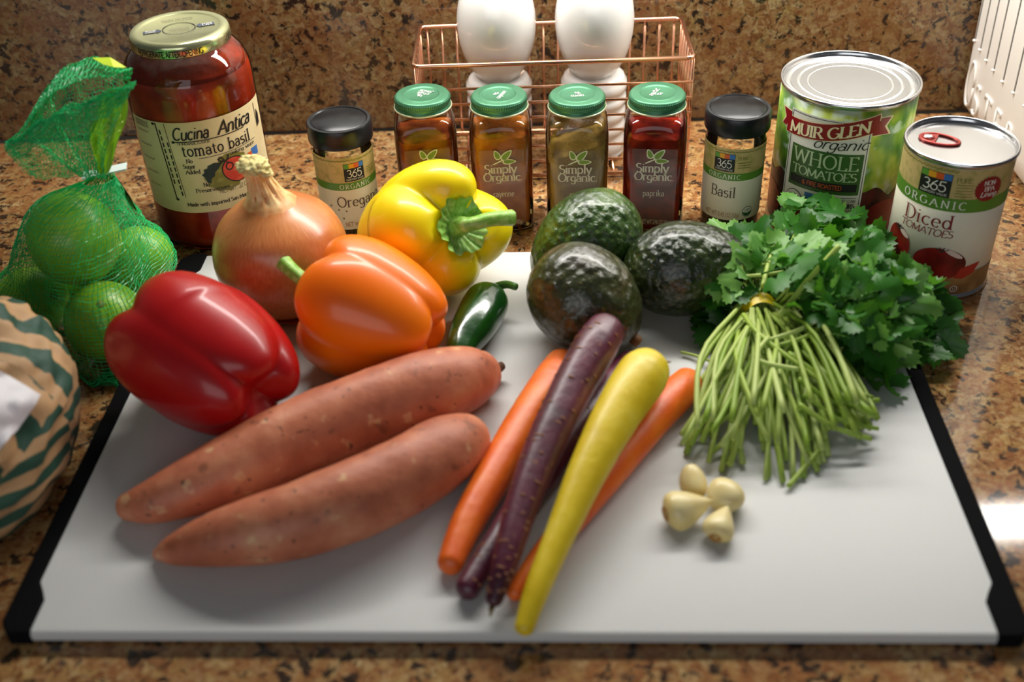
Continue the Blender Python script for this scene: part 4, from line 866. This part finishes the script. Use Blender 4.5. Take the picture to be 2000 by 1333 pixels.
o, pp, rd, c = rootveg('carrot', 'orange carrot lying partly under the yellow carrot by the cilantro stems', 'carrot', [(1005, 1158, .0050, 0), (1060, 1085, .0068, 0), (1130, 1000, .0084, 0), (1205, 905, .0102, 0), (1280, 815, .0112, 0), (1325, 768, .0114, 0), (1342, 748, .0100, 0)], ORC, 28, 60, .02, 4, G_, .02)
o, pp, rd, c = rootveg('carrot', 'dark purple carrot half hidden underneath the other purple carrot', 'carrot', [(913, 1150, .0068, 0), (955, 1085, .0076, 0), (1020, 985, .0088, 0), (1100, 870, .0102, 0), (1180, 768, .0104, 0), (1230, 712, .0094, 0)], PUC, 28, 60, .02, 6, G_, .02); scars(o, pp, rd, c, 16, 5, M['lenticel'])
o, pp, rd, c = rootveg('carrot', 'thick purple carrot lying on top of the pile', 'carrot', [(965, 1172, .0046, .006), (985, 1105, .0070, .012), (1020, 985, .0094, .017), (1065, 870, .0112, .022), (1120, 755, .0128, .028), (1162, 680, .0136, .033), (1182, 648, .0124, .036)], PUC, 32, 70, .02, 8, G_, .015); scars(o, pp, rd, c, 60, 9, M['lenticel'])
MB().tube([pp[0]-c, pp[0]-c+Vector((-.001, -.006, -.001))], [.0018, .0004], 6).build('root_tail', M['crown'], o)
o, pp, rd, c = rootveg('carrot', 'bright yellow carrot lying on top of the pile', 'carrot', [(1024, 1226, .0052, .001), (1050, 1150, .0068, .007), (1100, 1030, .0086, .0145), (1155, 905, .0116, .0200), (1208, 805, .0142, .0235), (1250, 740, .0158, .0250), (1263, 724, .0146, .0262)], YEC, 32, 70, .018, 12, G_, .012)
d = (pp[-1]-pp[-9]).normalized(); s = d.cross(Vector((0, 0, 1))).normalized()
for k in range(7):
    a = -0.9+1.8*k/6; e = pp[-1]-c-d*.003
    MB().tube([e+s*(.0075*math.sin(a)), e+s*(.0095*math.sin(a))+d*(.0045*math.cos(a))+Vector((0, 0, .002)), e+s*(.0120*math.sin(a))+d*(.0055)+Vector((0, 0, .001-.004*(k % 2)))], [.0012, .0010, .0004], 6).build('crown_fibre', M['crown'], o)
# ---- garlic
M['garlic'] = mat('garlic_clove', srgb(238, 222, 164), .38, sss=.3, sssr=(.006, 0, 0), var=(60, srgb(228, 204, 130), .42, .68), coat=.15)
M['garlic_root'] = mat('garlic_root', srgb(176, 128, 62), .7)
def clove(label, px, py, yawpx, L, R, tilt, seed, rootend=True, blunt=False):
    v = []; f = []; ns, nt = 30, 36
    for j in range(ns+1):
        s = j/ns; r = R*(math.sin(PI*min(1, s*1.02)**.62)**.75)*(1-.25*s)+.0003
        if blunt: r = R*math.sqrt(max(0, 1-(2*s-1)**2))*(1-.10*s)+.0003
        for i in range(nt):
            a = 2*PI*i/nt; y = math.sin(a)*r*.86; 
            if y < 0: y *= .82
            v.append((math.cos(a)*r*(1-.10*math.sin(a)), y+.16*L*(s-.4)**2*2, (s-.42)*L))
    for j in range(ns): f += [(j*nt+i, j*nt+(i+1) % nt, (j+1)*nt+(i+1) % nt, (j+1)*nt+i) for i in range(nt)]
    f += [tuple(range(nt-1, -1, -1)), tuple(ns*nt+i for i in range(nt))]
    root = thing('garlic_clove', label, 'garlic clove', group='peeled garlic cloves'); body = MB().add(v, f).build('flesh', M['garlic'], root)
    ax = Vector((math.cos(yawpx), math.sin(yawpx), tilt)); settle(root, body, frame(ax, seed), px, py)
    if rootend: MB().lathe([(R*.40, -.385*L), (R*.36, -.413*L), (0, -.418*L)], 18).build('root_end', M['garlic_root'], root)
clove('peeled garlic clove lying broadside with its tip aimed at another clove', 1336, 995, .30, .0285, .0122, .0, PI*.15)
clove('small peeled garlic clove standing behind the broadside clove', 1355, 949, 1.7, .0215, .0082, .35, 0, False, True)
clove('roundest peeled garlic clove, the one by the cilantro stems', 1421, 974, 2.2, .0215, .0112, .1, 0, False, True)
clove('peeled garlic clove with brown root end leaning on the roundest clove', 1406, 1027, 1.15, .0235, .0094, .10, PI*.1)
# ================================================================== cilantro bunch
def leaf_mat(name, c1, c2, c3):
    m, n, l = nodes(name); b = n['Principled BSDF']; b.inputs['Roughness'].default_value = .42; b.inputs['Specular IOR Level'].default_value = .45
    oi = n.new('ShaderNodeObjectInfo'); cc = ramp(n, l, oi.outputs['Random'], [(.1, c1), (.5, c2), (.92, c3)])
    l.new(cc, b.inputs['Base Color']); out = n['Material Output']
    tr = n.new('ShaderNodeBsdfTranslucent'); l.new(mixc(n, l, .5, cc, srgb(120, 190, 40)), tr.inputs[0])
    ms = n.new('ShaderNodeMixShader'); ms.inputs[0].default_value = .28; l.new(b.outputs[0], ms.inputs[1]); l.new(tr.outputs[0], ms.inputs[2]); l.new(ms.outputs[0], out.inputs[0]); return m
M['cil_leaf'] = leaf_mat('cilantro_leaf', srgb(34, 90, 22), srgb(58, 124, 34), srgb(124, 176, 82))
M['cil_stem'] = leaf_mat('cilantro_stem', srgb(156, 188, 66), srgb(184, 208, 92), srgb(208, 224, 132))
def leaflet(mb, L, org, ang, rr, cup):
    n = 30; pts = []
    for i in range(n+1):
        ph = math.radians(-158+316*i/n); k = abs(math.cos(1.5*ph))**.7
        r = L*.5*(.60+.42*k)*(1+.085*math.cos(17*ph))*(1 if abs(ph) < 2.2 else .86)
        pts.append((r*math.sin(ph), L*.46+r*math.cos(ph)))
    ca, sa = math.cos(ang), math.sin(ang); v = []; wx = rr.uniform(-1, 1); wy = rr.uniform(-1, 1)
    def put(x, y):
        z = cup*(x*x)/L*2.2+cup*.8*wy*((y-L*.5)**2)/L*2+.06*L*math.sin(9*x/L+wx*3)*abs(x)/L*2
        return (org[0]+x*ca-y*sa, org[1]+x*sa+y*ca, org[2]+z)
    rings = 3; cen = (0, L*.42); v = [put(*cen)]; f = []
    for k in range(1, rings+1): v += [put(cen[0]+(x-cen[0])*k/rings, cen[1]+(y-cen[1])*k/rings) for x, y in pts]
    m_ = n+1
    f += [(0, 1+i, 2+i) for i in range(n)]
    for k in range(rings-1): f += [(1+k*m_+i, 1+(k+1)*m_+i, 1+(k+1)*m_+i+1, 1+k*m_+i+1) for i in range(n)]
    mb.add(v, f)
def leafmesh(seed):
    rr = random.Random(seed); mb = MB(); L = .0235*rr.uniform(.85, 1.15); cp = rr.uniform(-.9, .9)
    leaflet(mb, L, (0, .0105, 0), rr.uniform(-.2, .2), rr, cp)
    leaflet(mb, L*.85, (.0015, .0045, .0005), -1.05+rr.uniform(-.2, .2), rr, cp)
    leaflet(mb, L*.85, (-.0015, .0045, -.0005), 1.05+rr.uniform(-.2, .2), rr, -cp*.6)
    mb.tube([(0, -.004, -.0004), (0, .005, 0), (0, .014, .0004)], [.0006, .0005, .0003], 5)
    return mb.mesh('cilantro_leaf', M['cil_leaf'])
LEAFM = [leafmesh(40+i) for i in range(9)]
TIE = at(1492, 598, .030)
bunch = thing('cilantro_bunch', 'bunch of fresh cilantro tied with a yellow band, stems cut', 'cilantro', (TIE.x, TIE.y, ZB))
B0 = Vector((TIE.x, TIE.y, ZB))
rc = random.Random(17)
def inpoly(x, y, P):
    c = False; j = len(P)-1
    for i in range(len(P)):
        if (P[i][1] > y) != (P[j][1] > y) and x < (P[j][0]-P[i][0])*(y-P[i][1])/(P[j][1]-P[i][1])+P[i][0]: c = not c
        j = i
    return c
def stem(pts, r0, r1, n=10, sides=7):
    pp = catmull([tuple(Vector(p)-B0) for p in pts], n)
    return MB().tube(pp, [r0+(r1-r0)*i/(n-1) for i in range(n)], sides).build('stem', M['cil_stem'], bunch)
# cut stems fanning out towards the garlic
nst = 0
while nst < 100:
    px = rc.uniform(1328, 1716); e = (px-1515)/195
    lo, hi = 760+30*abs(e), 952-(60 if e < 0 else 120)*abs(e)**1.6
    if hi <= lo+5: continue
    py = hi-(hi-lo)*rc.random()**.9*.95
    z = .0108+(.034*rc.random()**1.6)*min(1, max(0, (920-py)/110))
    E_ = at(px, py, z); T0 = TIE+Vector((rc.uniform(-.011, .011)+.006*e, rc.uniform(-.004, .010), rc.uniform(-.012, .008)))
    midp = T0.lerp(E_, .5)+Vector((rc.gauss(0, .006), rc.gauss(0, .003), rc.uniform(.003, .014))); midp.z = max(midp.z, .012)
    back = T0+Vector((rc.uniform(-.012, .02), .022, rc.uniform(-.004, .004)))
    tipd = E_+Vector((rc.gauss(0, .010), rc.uniform(-.004, .004), rc.uniform(-.003, .003))); tipd.z = max(tipd.z, .0105)
    stem([back, T0, midp, E_], .0011, rc.uniform(.0015, .0022), 14); nst += 1
for (a, za), (b_, zb), (c_, zc), r in ((((1452, 615), .040), ((1500, 668), .044), ((1690, 806), .03), .0017), (((1520, 620), .048), ((1582, 545), .066), ((1640, 480), .086), .0022), (((1478, 672), .040), ((1560, 645), .046), ((1620, 612), .05), .0017), (((1500, 680), .038), ((1570, 660), .044), ((1612, 628), .048), .0017),
                           (((1490, 560), .055), ((1505, 500), .060), ((1525, 455), .062), .0018), (((1450, 540), .052), ((1490, 537), .056), ((1530, 531), .056), .0013), (((1455, 545), .05), ((1450, 528), .055), ((1449, 515), .055), .0015), (((1330, 688), .012), ((1365, 697), .013), ((1420, 720), .02), .0011), (((1660, 540), .05), ((1670, 600), .048), ((1640, 690), .03), .0013), (((1610, 610), .03), ((1660, 670), .02), ((1690, 740), .013), .0013),
  (((1540, 690), .040), ((1620, 745), .036), ((1705, 778), .030), .0018), (((1560, 740), .036), ((1630, 785), .030), ((1716, 782), .026), .0019), (((1570, 770), .034), ((1640, 820), .026), ((1715, 838), .018), .0015), (((1560, 790), .032), ((1630, 835), .026), ((1702, 858), .020), .0018), (((1450, 840), .02), ((1410, 868), .015), ((1385, 888), .013), .0018), (((1440, 800), .022), ((1385, 838), .016), ((1332, 846), .013), .0017), (((1600, 880), .015), ((1570, 915), .013), ((1540, 950), .012), .0018), (((1420, 700), .035), ((1370, 790), .024), ((1330, 850), .014), .0018), (((1500, 660), .046), ((1478, 702), .044), ((1560, 722), .044), .0017), (((1460, 640), .042), ((1440, 720), .036), ((1500, 860), .024), .0019)):
    stem([at(*a, za), at(*b_, zb), at(*c_, zc)], r, r*.9, 14)
# leaves
POLY = [(1372, 640), (1385, 545), (1425, 470), (1478, 462), (1500, 440), (1545, 415), (1600, 402), (1655, 415), (1700, 455), (1760, 520), (1815, 570), (1832, 640), (1815, 688), (1740, 690), (1640, 690), (1560, 680), (1500, 640), (1420, 665)]
CX, CY = 1600, 540; nl = 0
spots = [(1428, 468, .028), (1412, 455, .030), (1385, 632, .014), (1408, 640, .02), (1700, 742, .012), (1722, 738, .012), (1655, 735, .013), (1832, 668, .012), (1790, 575, .03), (1778, 545, .04), (1835, 585, .022), (1572, 408, .056), (1592, 400, .058), (1815, 690, .008), (1640, 690, .02)]
while nl < 175:
    if nl < len(spots): px, py, z = spots[nl]
    else:
        px = rc.uniform(1365, 1840); py = rc.uniform(365, 700)
        if not inpoly(px, py, POLY): continue
        if 1415 < px < 1590 and py > 556: continue
        if 1440 < px < 1545 and py > 530 and rc.random() < .8: continue
        if 1590 <= px < 1650 and py > 640: continue
        d = math.hypot((px-CX)/240, (py-CY)/165); top_ = .012+.058*max(0, 1-d*d)**.6
        z = top_*(rc.random()**.45)+.006
        z = max(z, .013)
    P = at(px, py, z)
    if P.y > .372 and P.x > .21 and (P-Vector((mx, my, P.z))).length < .062: continue
    if (P-Vector((dx, dy, P.z))).length < .050: continue
    if (Vector((P.x, P.y, 0))-Vector((.1817, .4224, 0))).length < .034: continue
    out = (P-TIE); out.z *= .3; out = out.normalized()
    up = Vector((rc.gauss(0, .65), rc.gauss(-.25, .65), .9)).normalized()
    yv = (out+Vector((rc.uniform(-.9, .9), rc.uniform(-.9, .9), rc.uniform(-.4, .3)))).normalized(); zv = (up-yv*up.dot(yv)).normalized(); xv = yv.cross(zv)
    lf = bpy.data.objects.new('leaf', LEAFM[rc.randrange(9)]); COL.objects.link(lf); lf.parent = bunch
    s = rc.uniform(.75, 1.2); base = P-yv*.014*s
    lf.matrix_local = Matrix.Translation(base-B0) @ Matrix((xv, yv, zv)).transposed().to_4x4() @ Matrix.Scale(s, 4)
    if nl % 2 == 0:
        k = rc.uniform(.15, .6); src = TIE.lerp(Vector((P.x, P.y, max(.016, P.z*.6))), k)+Vector((0, 0, .004))
        stem([src, src.lerp(base, .5)+Vector((0, 0, .006)), base-yv*.003*s], .0011, .0006, 8, 6)
    nl += 1
M['tie'] = mat('yellow_band', srgb(232, 200, 30), .4)
TB = at(1491, 592, .043)-B0
MB().grid(lambda i, j: (TB.x+.0125*math.cos(2*PI*i), TB.y+.004+.0050*(j-.5)*2*.9+.002*math.sin(2*PI*i), max(.0030, TB.z-.0145+.0150*math.sin(2*PI*i)+.002*(j-.5))), 44, 3, True).build('tie_band', M['tie'], bunch)
# ================================================================== limes in a net bag
M['lime'] = mat('lime_peel', srgb(140, 196, 36), .36, coat=.2, coat_rough=.2, var=(26, srgb(172, 204, 56), .45, .72), bump=(600, .18, .0008))
M['lime_scar'] = mat('lime_scar', srgb(126, 140, 60), .7)
LIMES = [((145, 466), .078, .0310, 'biggest lime in the net, resting high on the other limes'), ((270, 506), .0385, .0240, 'lime in the net next to the sauce jar'), ((207, 628), .0300, .0278, 'lime in the net touching the red pepper'),
         ((64, 590), .0272, .0250, 'lime at the outer end of the net above the paper bag'), ((160, 534), .0240, .0216, 'lime at the bottom of the net underneath the biggest lime')]
SPH = []
for (pp_, z, r, lab) in LIMES:
    P = at(pp_[0], pp_[1], z); root = thing('lime', lab, 'lime', P, 'limes in the green net bag'); SPH.append((P, r))
    prof = [(max(0, r*math.cos(a)*(1+.0)), r*1.06*math.sin(a)+(.03*r*max(0, math.sin(a))**14)) for a in [-PI/2+PI*i/28 for i in range(29)]]
    ax = Vector((rc.uniform(-1, 1), rc.uniform(-.6, .6), rc.uniform(-.2, .6)))
    if 'touching' in lab: ax = Vector((.25, -.55, .9))
    if 'biggest' in lab: ax = Vector((-.1, .2, 1))
    root.rotation_euler = frame(ax).to_euler()
    MB().lathe(prof, 56).build('peel', M['lime'], root); MB().lathe([(.003, r*1.075), (.0026, r*1.092), (0, r*1.095)], 12).build('stem_scar', M['lime_scar'], root)
def net_mat(name, c):
    m, n, l = nodes(name); b = n['Principled BSDF']; b.inputs['Base Color'].default_value = c4(c); b.inputs['Roughness'].default_value = .25
    tr = n.new('ShaderNodeBsdfTranslucent'); tr.inputs[0].default_value = c4(c); ms = n.new('ShaderNodeMixShader'); ms.inputs[0].default_value = .42
    l.new(b.outputs[0], ms.inputs[1]); l.new(tr.outputs[0], ms.inputs[2]); l.new(ms.outputs[0], n['Material Output'].inputs[0]); return m
M['net'] = net_mat('green_net', srgb(56, 212, 132))
cen = sum((p for p, r in SPH), Vector())/len(SPH); CIN = at(206, 346, .116)
bag = thing('net_bag', 'green plastic net bag gathered above the limes it holds', 'net bag', (cen.x, cen.y, 0)); O = Vector((cen.x, cen.y, 0))
bm = bmesh.new()
for p, r in SPH:
    for i in range(12):
        for j in range(18):
            a, b_ = -PI/2+PI*(i+.5)/12, 2*PI*j/18; q = p+Vector((math.cos(a)*math.cos(b_), math.cos(a)*math.sin(b_), math.sin(a)))*(r*1.085+.0010); q.z = max(q.z, .0006); bm.verts.new(q)
for k in range(8): bm.verts.new(CIN+Vector((.006*math.cos(k*PI/4), .006*math.sin(k*PI/4), 0)))
q = at(222, 772, .001); bm.verts.new(q); q = at(165, 745, .001); bm.verts.new(q)
bmesh.ops.convex_hull(bm, input=bm.verts[:]); bm.normal_update(); bvh = BVHTree.FromBMesh(bm); zmax = CIN.z
NT, NZ = 124, 46
axis_ = lambda s: O.lerp(Vector((CIN.x, CIN.y, 0)), max(0, (s-.45)/.55)**1.2)
SG = []
for j in range(NZ+1):
    s = j/NZ; z = .0012+(zmax-.002)*s; row = []
    for i in range(NT):
        a = 2*PI*i/NT; o0 = axis_(s)+Vector((0, 0, z)); dr = Vector((math.cos(a), math.sin(a), 0)); h = bvh.ray_cast(o0, dr)
        d = h[3] if h[0] is not None else .006
        # the net sinks in between limes
        best = 0
        for p, r in SPH:
            w_ = o0-p; b_ = w_.dot(dr); c_ = w_.dot(w_)-(r*1.085+.0010)**2; D = b_*b_-c_
            if D > 0: best = max(best, -b_+math.sqrt(D))
        if best > 0: d = max(best, d*.82+best*.18)
        else: d *= .94
        d *= 1+.012*math.sin(a*23+z*60)*(.3+s)
        row.append((o0, dr, d))
    SG.append(row)
for it in range(2):
    SG = [[(SG[j][i][0], SG[j][i][1], .5*SG[j][i][2]+.125*(SG[j][i-1][2]+SG[j][(i+1) % NT][2]+SG[max(j-1, 0)][i][2]+SG[min(j+1, NZ)][i][2])) for i in range(NT)] for j in range(NZ+1)]
SP = [[o0+dr*d-O for (o0, dr, d) in row] for row in SG]
def weave(P, closed, r, name, parent, jit=.0003, seed=1):
    """threads along both directions of a grid of points"""
    q = random.Random(seed); mb = MB(); H_, W_ = len(P), len(P[0]); J = [[p+Vector((q.gauss(0, jit), q.gauss(0, jit), q.gauss(0, jit))) for p in row] for row in P]
    for row in J: mb.tube(row+([row[0]] if closed else []), r*q.uniform(.7, 1.2), 3, False)
    for i in range(W_): mb.tube([J[j][i] for j in range(H_)], r*q.uniform(.7, 1.2), 3, False)
    return mb.build(name, M['net'], parent, False, kind='stuff')
net = weave(SP, True, .00027, 'netting', bag)
# gathered mouth of the bag above the clip: front and back walls, and the folded hem
def sheet(rows, deps, nu, nv, seed, r=.00025, pleat=.0016):
    R_ = [[aty(px, py, CIN.y+dp+(.004*math.sin(i*2.1+k))) for i, (px, py) in enumerate(row)] for k, (row, dp) in enumerate(zip(rows, deps))]
    C_ = [catmull([tuple(p) for p in row], nu+1) for row in R_]; K_ = [catmull([C_[k][i] for k in range(len(C_))], nv+1) for i in range(nu+1)]
    q = random.Random(seed); f1, f2 = q.uniform(20, 30), q.uniform(40, 52)
    P = [[Vector(K_[i][j])+Vector((0, pleat*math.sin(f1*i/nu+1.5*j/nv)+pleat*.5*math.sin(f2*i/nu), pleat*.5*math.cos(f1*i/nu)))-O for i in range(nu+1)] for j in range(nv+1)]
    return weave(P, False, r, 'netting', bag, .0004, seed)
sheet([[(58, 346), (98, 348), (138, 345), (172, 346), (206, 349)], [(26, 314), (82, 304), (130, 292), (168, 282), (204, 302)], [(10, 293), (62, 258), (116, 226), (176, 206), (246, 186)], [(14, 280), (68, 246), (122, 214), (184, 192), (265, 160)]], [-.012, -.020, -.026, -.022], 52, 30, 3)
sheet([[(14, 280), (68, 246), (122, 214), (184, 192), (265, 160)], [(10, 294), (64, 262), (118, 232), (180, 212), (258, 176)], [(24, 312), (72, 286), (124, 258), (182, 236), (240, 205)]], [-.022, -.030, -.031], 52, 14, 5)
sheet([[(150, 342), (165, 342), (180, 342), (195, 344), (208, 346)], [(66, 285), (95, 250), (135, 225), (190, 220), (236, 235)], [(54, 262), (80, 190), (118, 142), (176, 114), (258, 138)]], [.004, .014, .022], 50, 30, 7)
sheet([[(54, 262), (80, 190), (118, 142), (176, 114), (258, 138)], [(62, 262), (92, 204), (128, 160), (184, 138), (254, 158)]], [.022, .016], 50, 7, 9)
sheet([[(14, 280), (60, 232), (96, 190), (150, 160), (236, 142)], [(54, 262), (80, 190), (118, 142), (176, 114), (258, 138)]], [-.014, .022], 44, 12, 11)
# printed film label inside the mouth
def film(nm, c1, c2):
    m, n, l = nodes(nm); b = n['Principled BSDF']; b.inputs['Roughness'].default_value = .4; b.inputs['Base Color'].default_value = c4(c1)
    vec = mapping(n, l); l.new(ramp(n, l, tnoise(n, l, vec, 60, 3), [(.4, c1), (.65, c2)]), b.inputs['Base Color'])
    tr = n.new('ShaderNodeBsdfTranslucent'); tr.inputs[0].default_value = c4(c2); ms = n.new('ShaderNodeMixShader'); ms.inputs[0].default_value = .45
    l.new(b.outputs[0], ms.inputs[1]); l.new(tr.outputs[0], ms.inputs[2]); l.new(ms.outputs[0], n['Material Output'].inputs[0]); return m
M['film'] = film('lime_film', srgb(84, 144, 18), srgb(126, 178, 34))
fl_ = MB()
yb = CIN.y-.010
CP = [[(190, 338), (200, 340), (212, 338)], [(182, 300), (208, 300), (226, 295)], [(178, 250), (212, 250), (243, 240)], [(196, 205), (220, 208), (249, 185)], [(204, 178), (230, 176), (256, 160)]]
dep = [-.006, -.013, -.016, -.015, -.012]
rows = [[aty(px, py, CIN.y+dep[k]-(.006 if i == 1 else 0)) for i, (px, py) in enumerate(r)] for k, r in enumerate(CP)]
def filmp(u, v):
    cr = [catmull([tuple(p) for p in r], 21)[int(round(u*20))] for r in rows]; p = Vector(catmull(cr, 41)[int(round(v*40))]); return p+Vector((.0006*math.sin(v*14), .0016*math.sin(u*15+v*9)+.0010*math.sin(u*31-v*17), 0))-O
fo = MB().grid(filmp, 20, 40); fo = fo.build('film_label', M['film'], bag)
M['film_line'] = mat('film_print', srgb(196, 224, 120), .4)
for k in range(10):
    a = k*PI/5+.2; c0 = (.62, .50)
    pts = [Vector(filmp(min(1, max(0, c0[0]+.30*s*math.cos(a))), min(1, max(0, c0[1]+.13*s*math.sin(a)))))+Vector((0, -.0010, .0003)) for s in (.08, .4, .7, 1)]
    MB().tube(pts, .00035, 4).build('slice_print', M['film_line'], fo)
q = [aty(180, 113, CIN.y+.012), aty(215, 112, CIN.y+.010), aty(247, 132, CIN.y+.004), aty(222, 131, CIN.y-.004), aty(202, 126, CIN.y+.002)]
MB().add([p-O for p in q], [(0, 1, 2, 3, 4)]).build('film_fold', mat('film_yellow', srgb(200, 226, 50), .35), bag, False)
a, b_ = at(160, 352, .113), at(247, 333, .116); d = (b_-a).normalized(); nn = d.cross(Vector((0, 0, 1))).normalized()
MB().add([tuple(p-O) for p in (a, b_, b_-nn*.010, a-nn*.010, a+Vector((0, 0, .0012)), b_+Vector((0, 0, .0012)), b_-nn*.010+Vector((0, 0, .0012)), a-nn*.010+Vector((0, 0, .0012)))], [(3, 2, 1, 0), (4, 5, 6, 7), (0, 1, 5, 4), (1, 2, 6, 5), (2, 3, 7, 6), (3, 0, 4, 7)]).build('closure_clip', mat('clip_white', srgb(214, 224, 220), .4), bag, False)
q = [at(212, 345, .112), at(232, 352, .110), at(255, 385, .098), at(268, 412, .086), at(250, 398, .088), at(228, 370, .1)]
MB().add([p-O for p in q], [tuple(range(6))]).build('film_tail', mat('film_black', srgb(18, 24, 14), .3), bag, False)
# netting skirt trailing on the counter
def skirt(u, v):
    p = at(158+72*u, 735+12*math.sin(u*6)+30*v*u, .0015+.004*math.sin(u*8+v*5)**2); return p-O
weave([[Vector(skirt(i/34, j/14)) for i in range(35)] for j in range(15)], False, .00032, 'netting', bag, .0004, 8)
# ================================================================== crumpled paper bag
m, n, l = nodes('striped_kraft_paper'); b = n['Principled BSDF']; b.inputs['Roughness'].default_value = .62
tc = n.new('ShaderNodeUVMap'); su = n.new('ShaderNodeSeparateXYZ'); l.new(tc.outputs[0], su.inputs[0])
def wave(direction, scale, dist, lo):
    wv = n.new('ShaderNodeTexWave'); wv.wave_type = 'BANDS'; wv.bands_direction = direction; wv.inputs['Scale'].default_value = scale; wv.inputs['Distortion'].default_value = dist; wv.inputs['Detail'].default_value = 3; wv.inputs['Detail Scale'].default_value = 2.4
    l.new(tc.outputs[0], wv.inputs['Vector']); return ramp(n, l, wv.outputs['Fac'], [(lo, (0,)*3), (lo+.04, (1,)*3)])
low = wave('Y', 1.25, 1.0, .52); high = wave('X', 1.5, 1.6, .45)
pick = mixc(n, l, ramp(n, l, su.outputs[2], [(.5, (0,)*3), (.51, (1,)*3)]), low, high)
zone = n.new('ShaderNodeMath'); zone.operation = 'GREATER_THAN'; zone.inputs[1].default_value = 1.5
pv = n.new('ShaderNodeAttribute'); pv.attribute_name = 'UVZone'; sv = n.new('ShaderNodeSeparateXYZ'); l.new(pv.outputs['Vector'], sv.inputs[0])
zr = n.new('ShaderNodeMath'); zr.operation = 'GREATER_THAN'; zr.inputs[1].default_value = .60; l.new(sv.outputs[1], zr.inputs[0])
pick = mixc(n, l, zr.outputs[0], low, high)
cc = mixc(n, l, pick, srgb(188, 148, 104), srgb(34, 74, 58)); l.new(cc, b.inputs['Base Color'])
M['kraft_striped'] = m
PBc = at(12, 842, .05); PBc.z = 0; PBc.x -= .040
paper = thing('paper_bag', 'crumpled brown paper bag with dark green stripes and a white sticker', 'paper bag', PBc)
def bagpt(u, v, k=1.0):
    a = 2*PI*u; s = -1+2*v; el = math.asin(max(-1, min(1, s))); ce = math.cos(el)**.75
    dv = Vector((math.cos(a)*ce, math.sin(a)*ce, s)); cr = abs(noise.noise(dv*2.6+Vector((4, 1, 0))))*.16+abs(noise.noise(dv*6+Vector((2, 0, 0))))*.05*(1+s)
    r = 1-cr*(.6+.9*max(0, s)); x, y, z = dv.x*.080*r*k, dv.y*.098*r*k, .056+dv.z*.064*(1-cr*1.2)*k
    z += .012*max(0, dv.y)*max(0, s)
    return Vector((x, y, max(.0006, z)))
NU, NV = 110, 70
mb = MB().grid(lambda i, j: bagpt(i, j), NU, NV, False); me = mb.mesh('paper', M['kraft_striped']); uv = me.uv_layers.new(name='UVMap'); uz = me.uv_layers.new(name='UVZone')
for pl in me.polygons:
    for li in pl.loop_indices:
        vi = me.loops[li].vertex_index; i, j = vi % (NU+1), vi//(NU+1); uv.data[li].uv = (i/NU*3.2, j/NV*2.2+i/NU*1.6); uz.data[li].uv = (i/NU, j/NV+.06*math.sin(i/NU*23))
po = bpy.data.objects.new('paper', me); COL.objects.link(po); po.parent = paper
bvp = BVHTree.FromPolygons([Vector(p) for p in mb.v], mb.f)
def onbag(px, py, lift=.0008):
    o0 = CAM-PBc; h = bvp.ray_cast(o0, ray(px, py).normalized())
    return (h[0]+h[1]*lift*(1 if h[1].dot(ray(px, py)) < 0 else -1)) if h[0] is not None else None
def sticker(nm, m_, quad, nu, nv, lift):
    P = []; 
    for j in range(nv+1):
        for i in range(nu+1):
            u, v_ = i/nu, j/nv; x = (quad[0][0]*(1-u)+quad[1][0]*u)*(1-v_)+(quad[3][0]*(1-u)+quad[2][0]*u)*v_; y = (quad[0][1]*(1-u)+quad[1][1]*u)*(1-v_)+(quad[3][1]*(1-u)+quad[2][1]*u)*v_
            P.append(onbag(x, y, lift))
    f = [(j*(nu+1)+i, j*(nu+1)+i+1, (j+1)*(nu+1)+i+1, (j+1)*(nu+1)+i) for j in range(nv) for i in range(nu)]
    f = [q for q in f if all(P[k] is not None for k in q)]; P = [p or Vector((0, 0, 0)) for p in P]
    if f: return MB().add(P, f).build(nm, m_, paper)
sticker('price_sticker', mat('white_sticker', srgb(226, 222, 226), .45), [(-40, 700), (76, 775), (0, 880), (-40, 900)], 14, 16, .0016)
def bag_text(s, px, py, size, m_):
    mb = text2d(s, size, 'serif', 1.3); P = [onbag(px+x*.97+y*.10, py-y*.95+x*.22, .0022) for x, y, z in mb.v]
    if all(p is not None for p in P): mb.v = [tuple(p) for p in P]; mb.build('lettering', m_, paper)
bag_text('IE', 122, 700, 26, mat('kraft_print', srgb(190, 150, 106), .6))
q = [at(78, 940, .003), at(100, 912, .004), at(112, 882, .010), at(102, 874, .020), at(84, 900, .014)]
MB().add([p-PBc for p in q]+[p-PBc+Vector((-.002, .002, .0006)) for p in q], [(0, 1, 2, 3, 4), (9, 8, 7, 6, 5)]+[(i, (i+1) % 5, 5+(i+1) % 5, 5+i) for i in range(5)]).build('paper_scrap', mat('white_scrap', srgb(214, 206, 206), .5), paper, False)
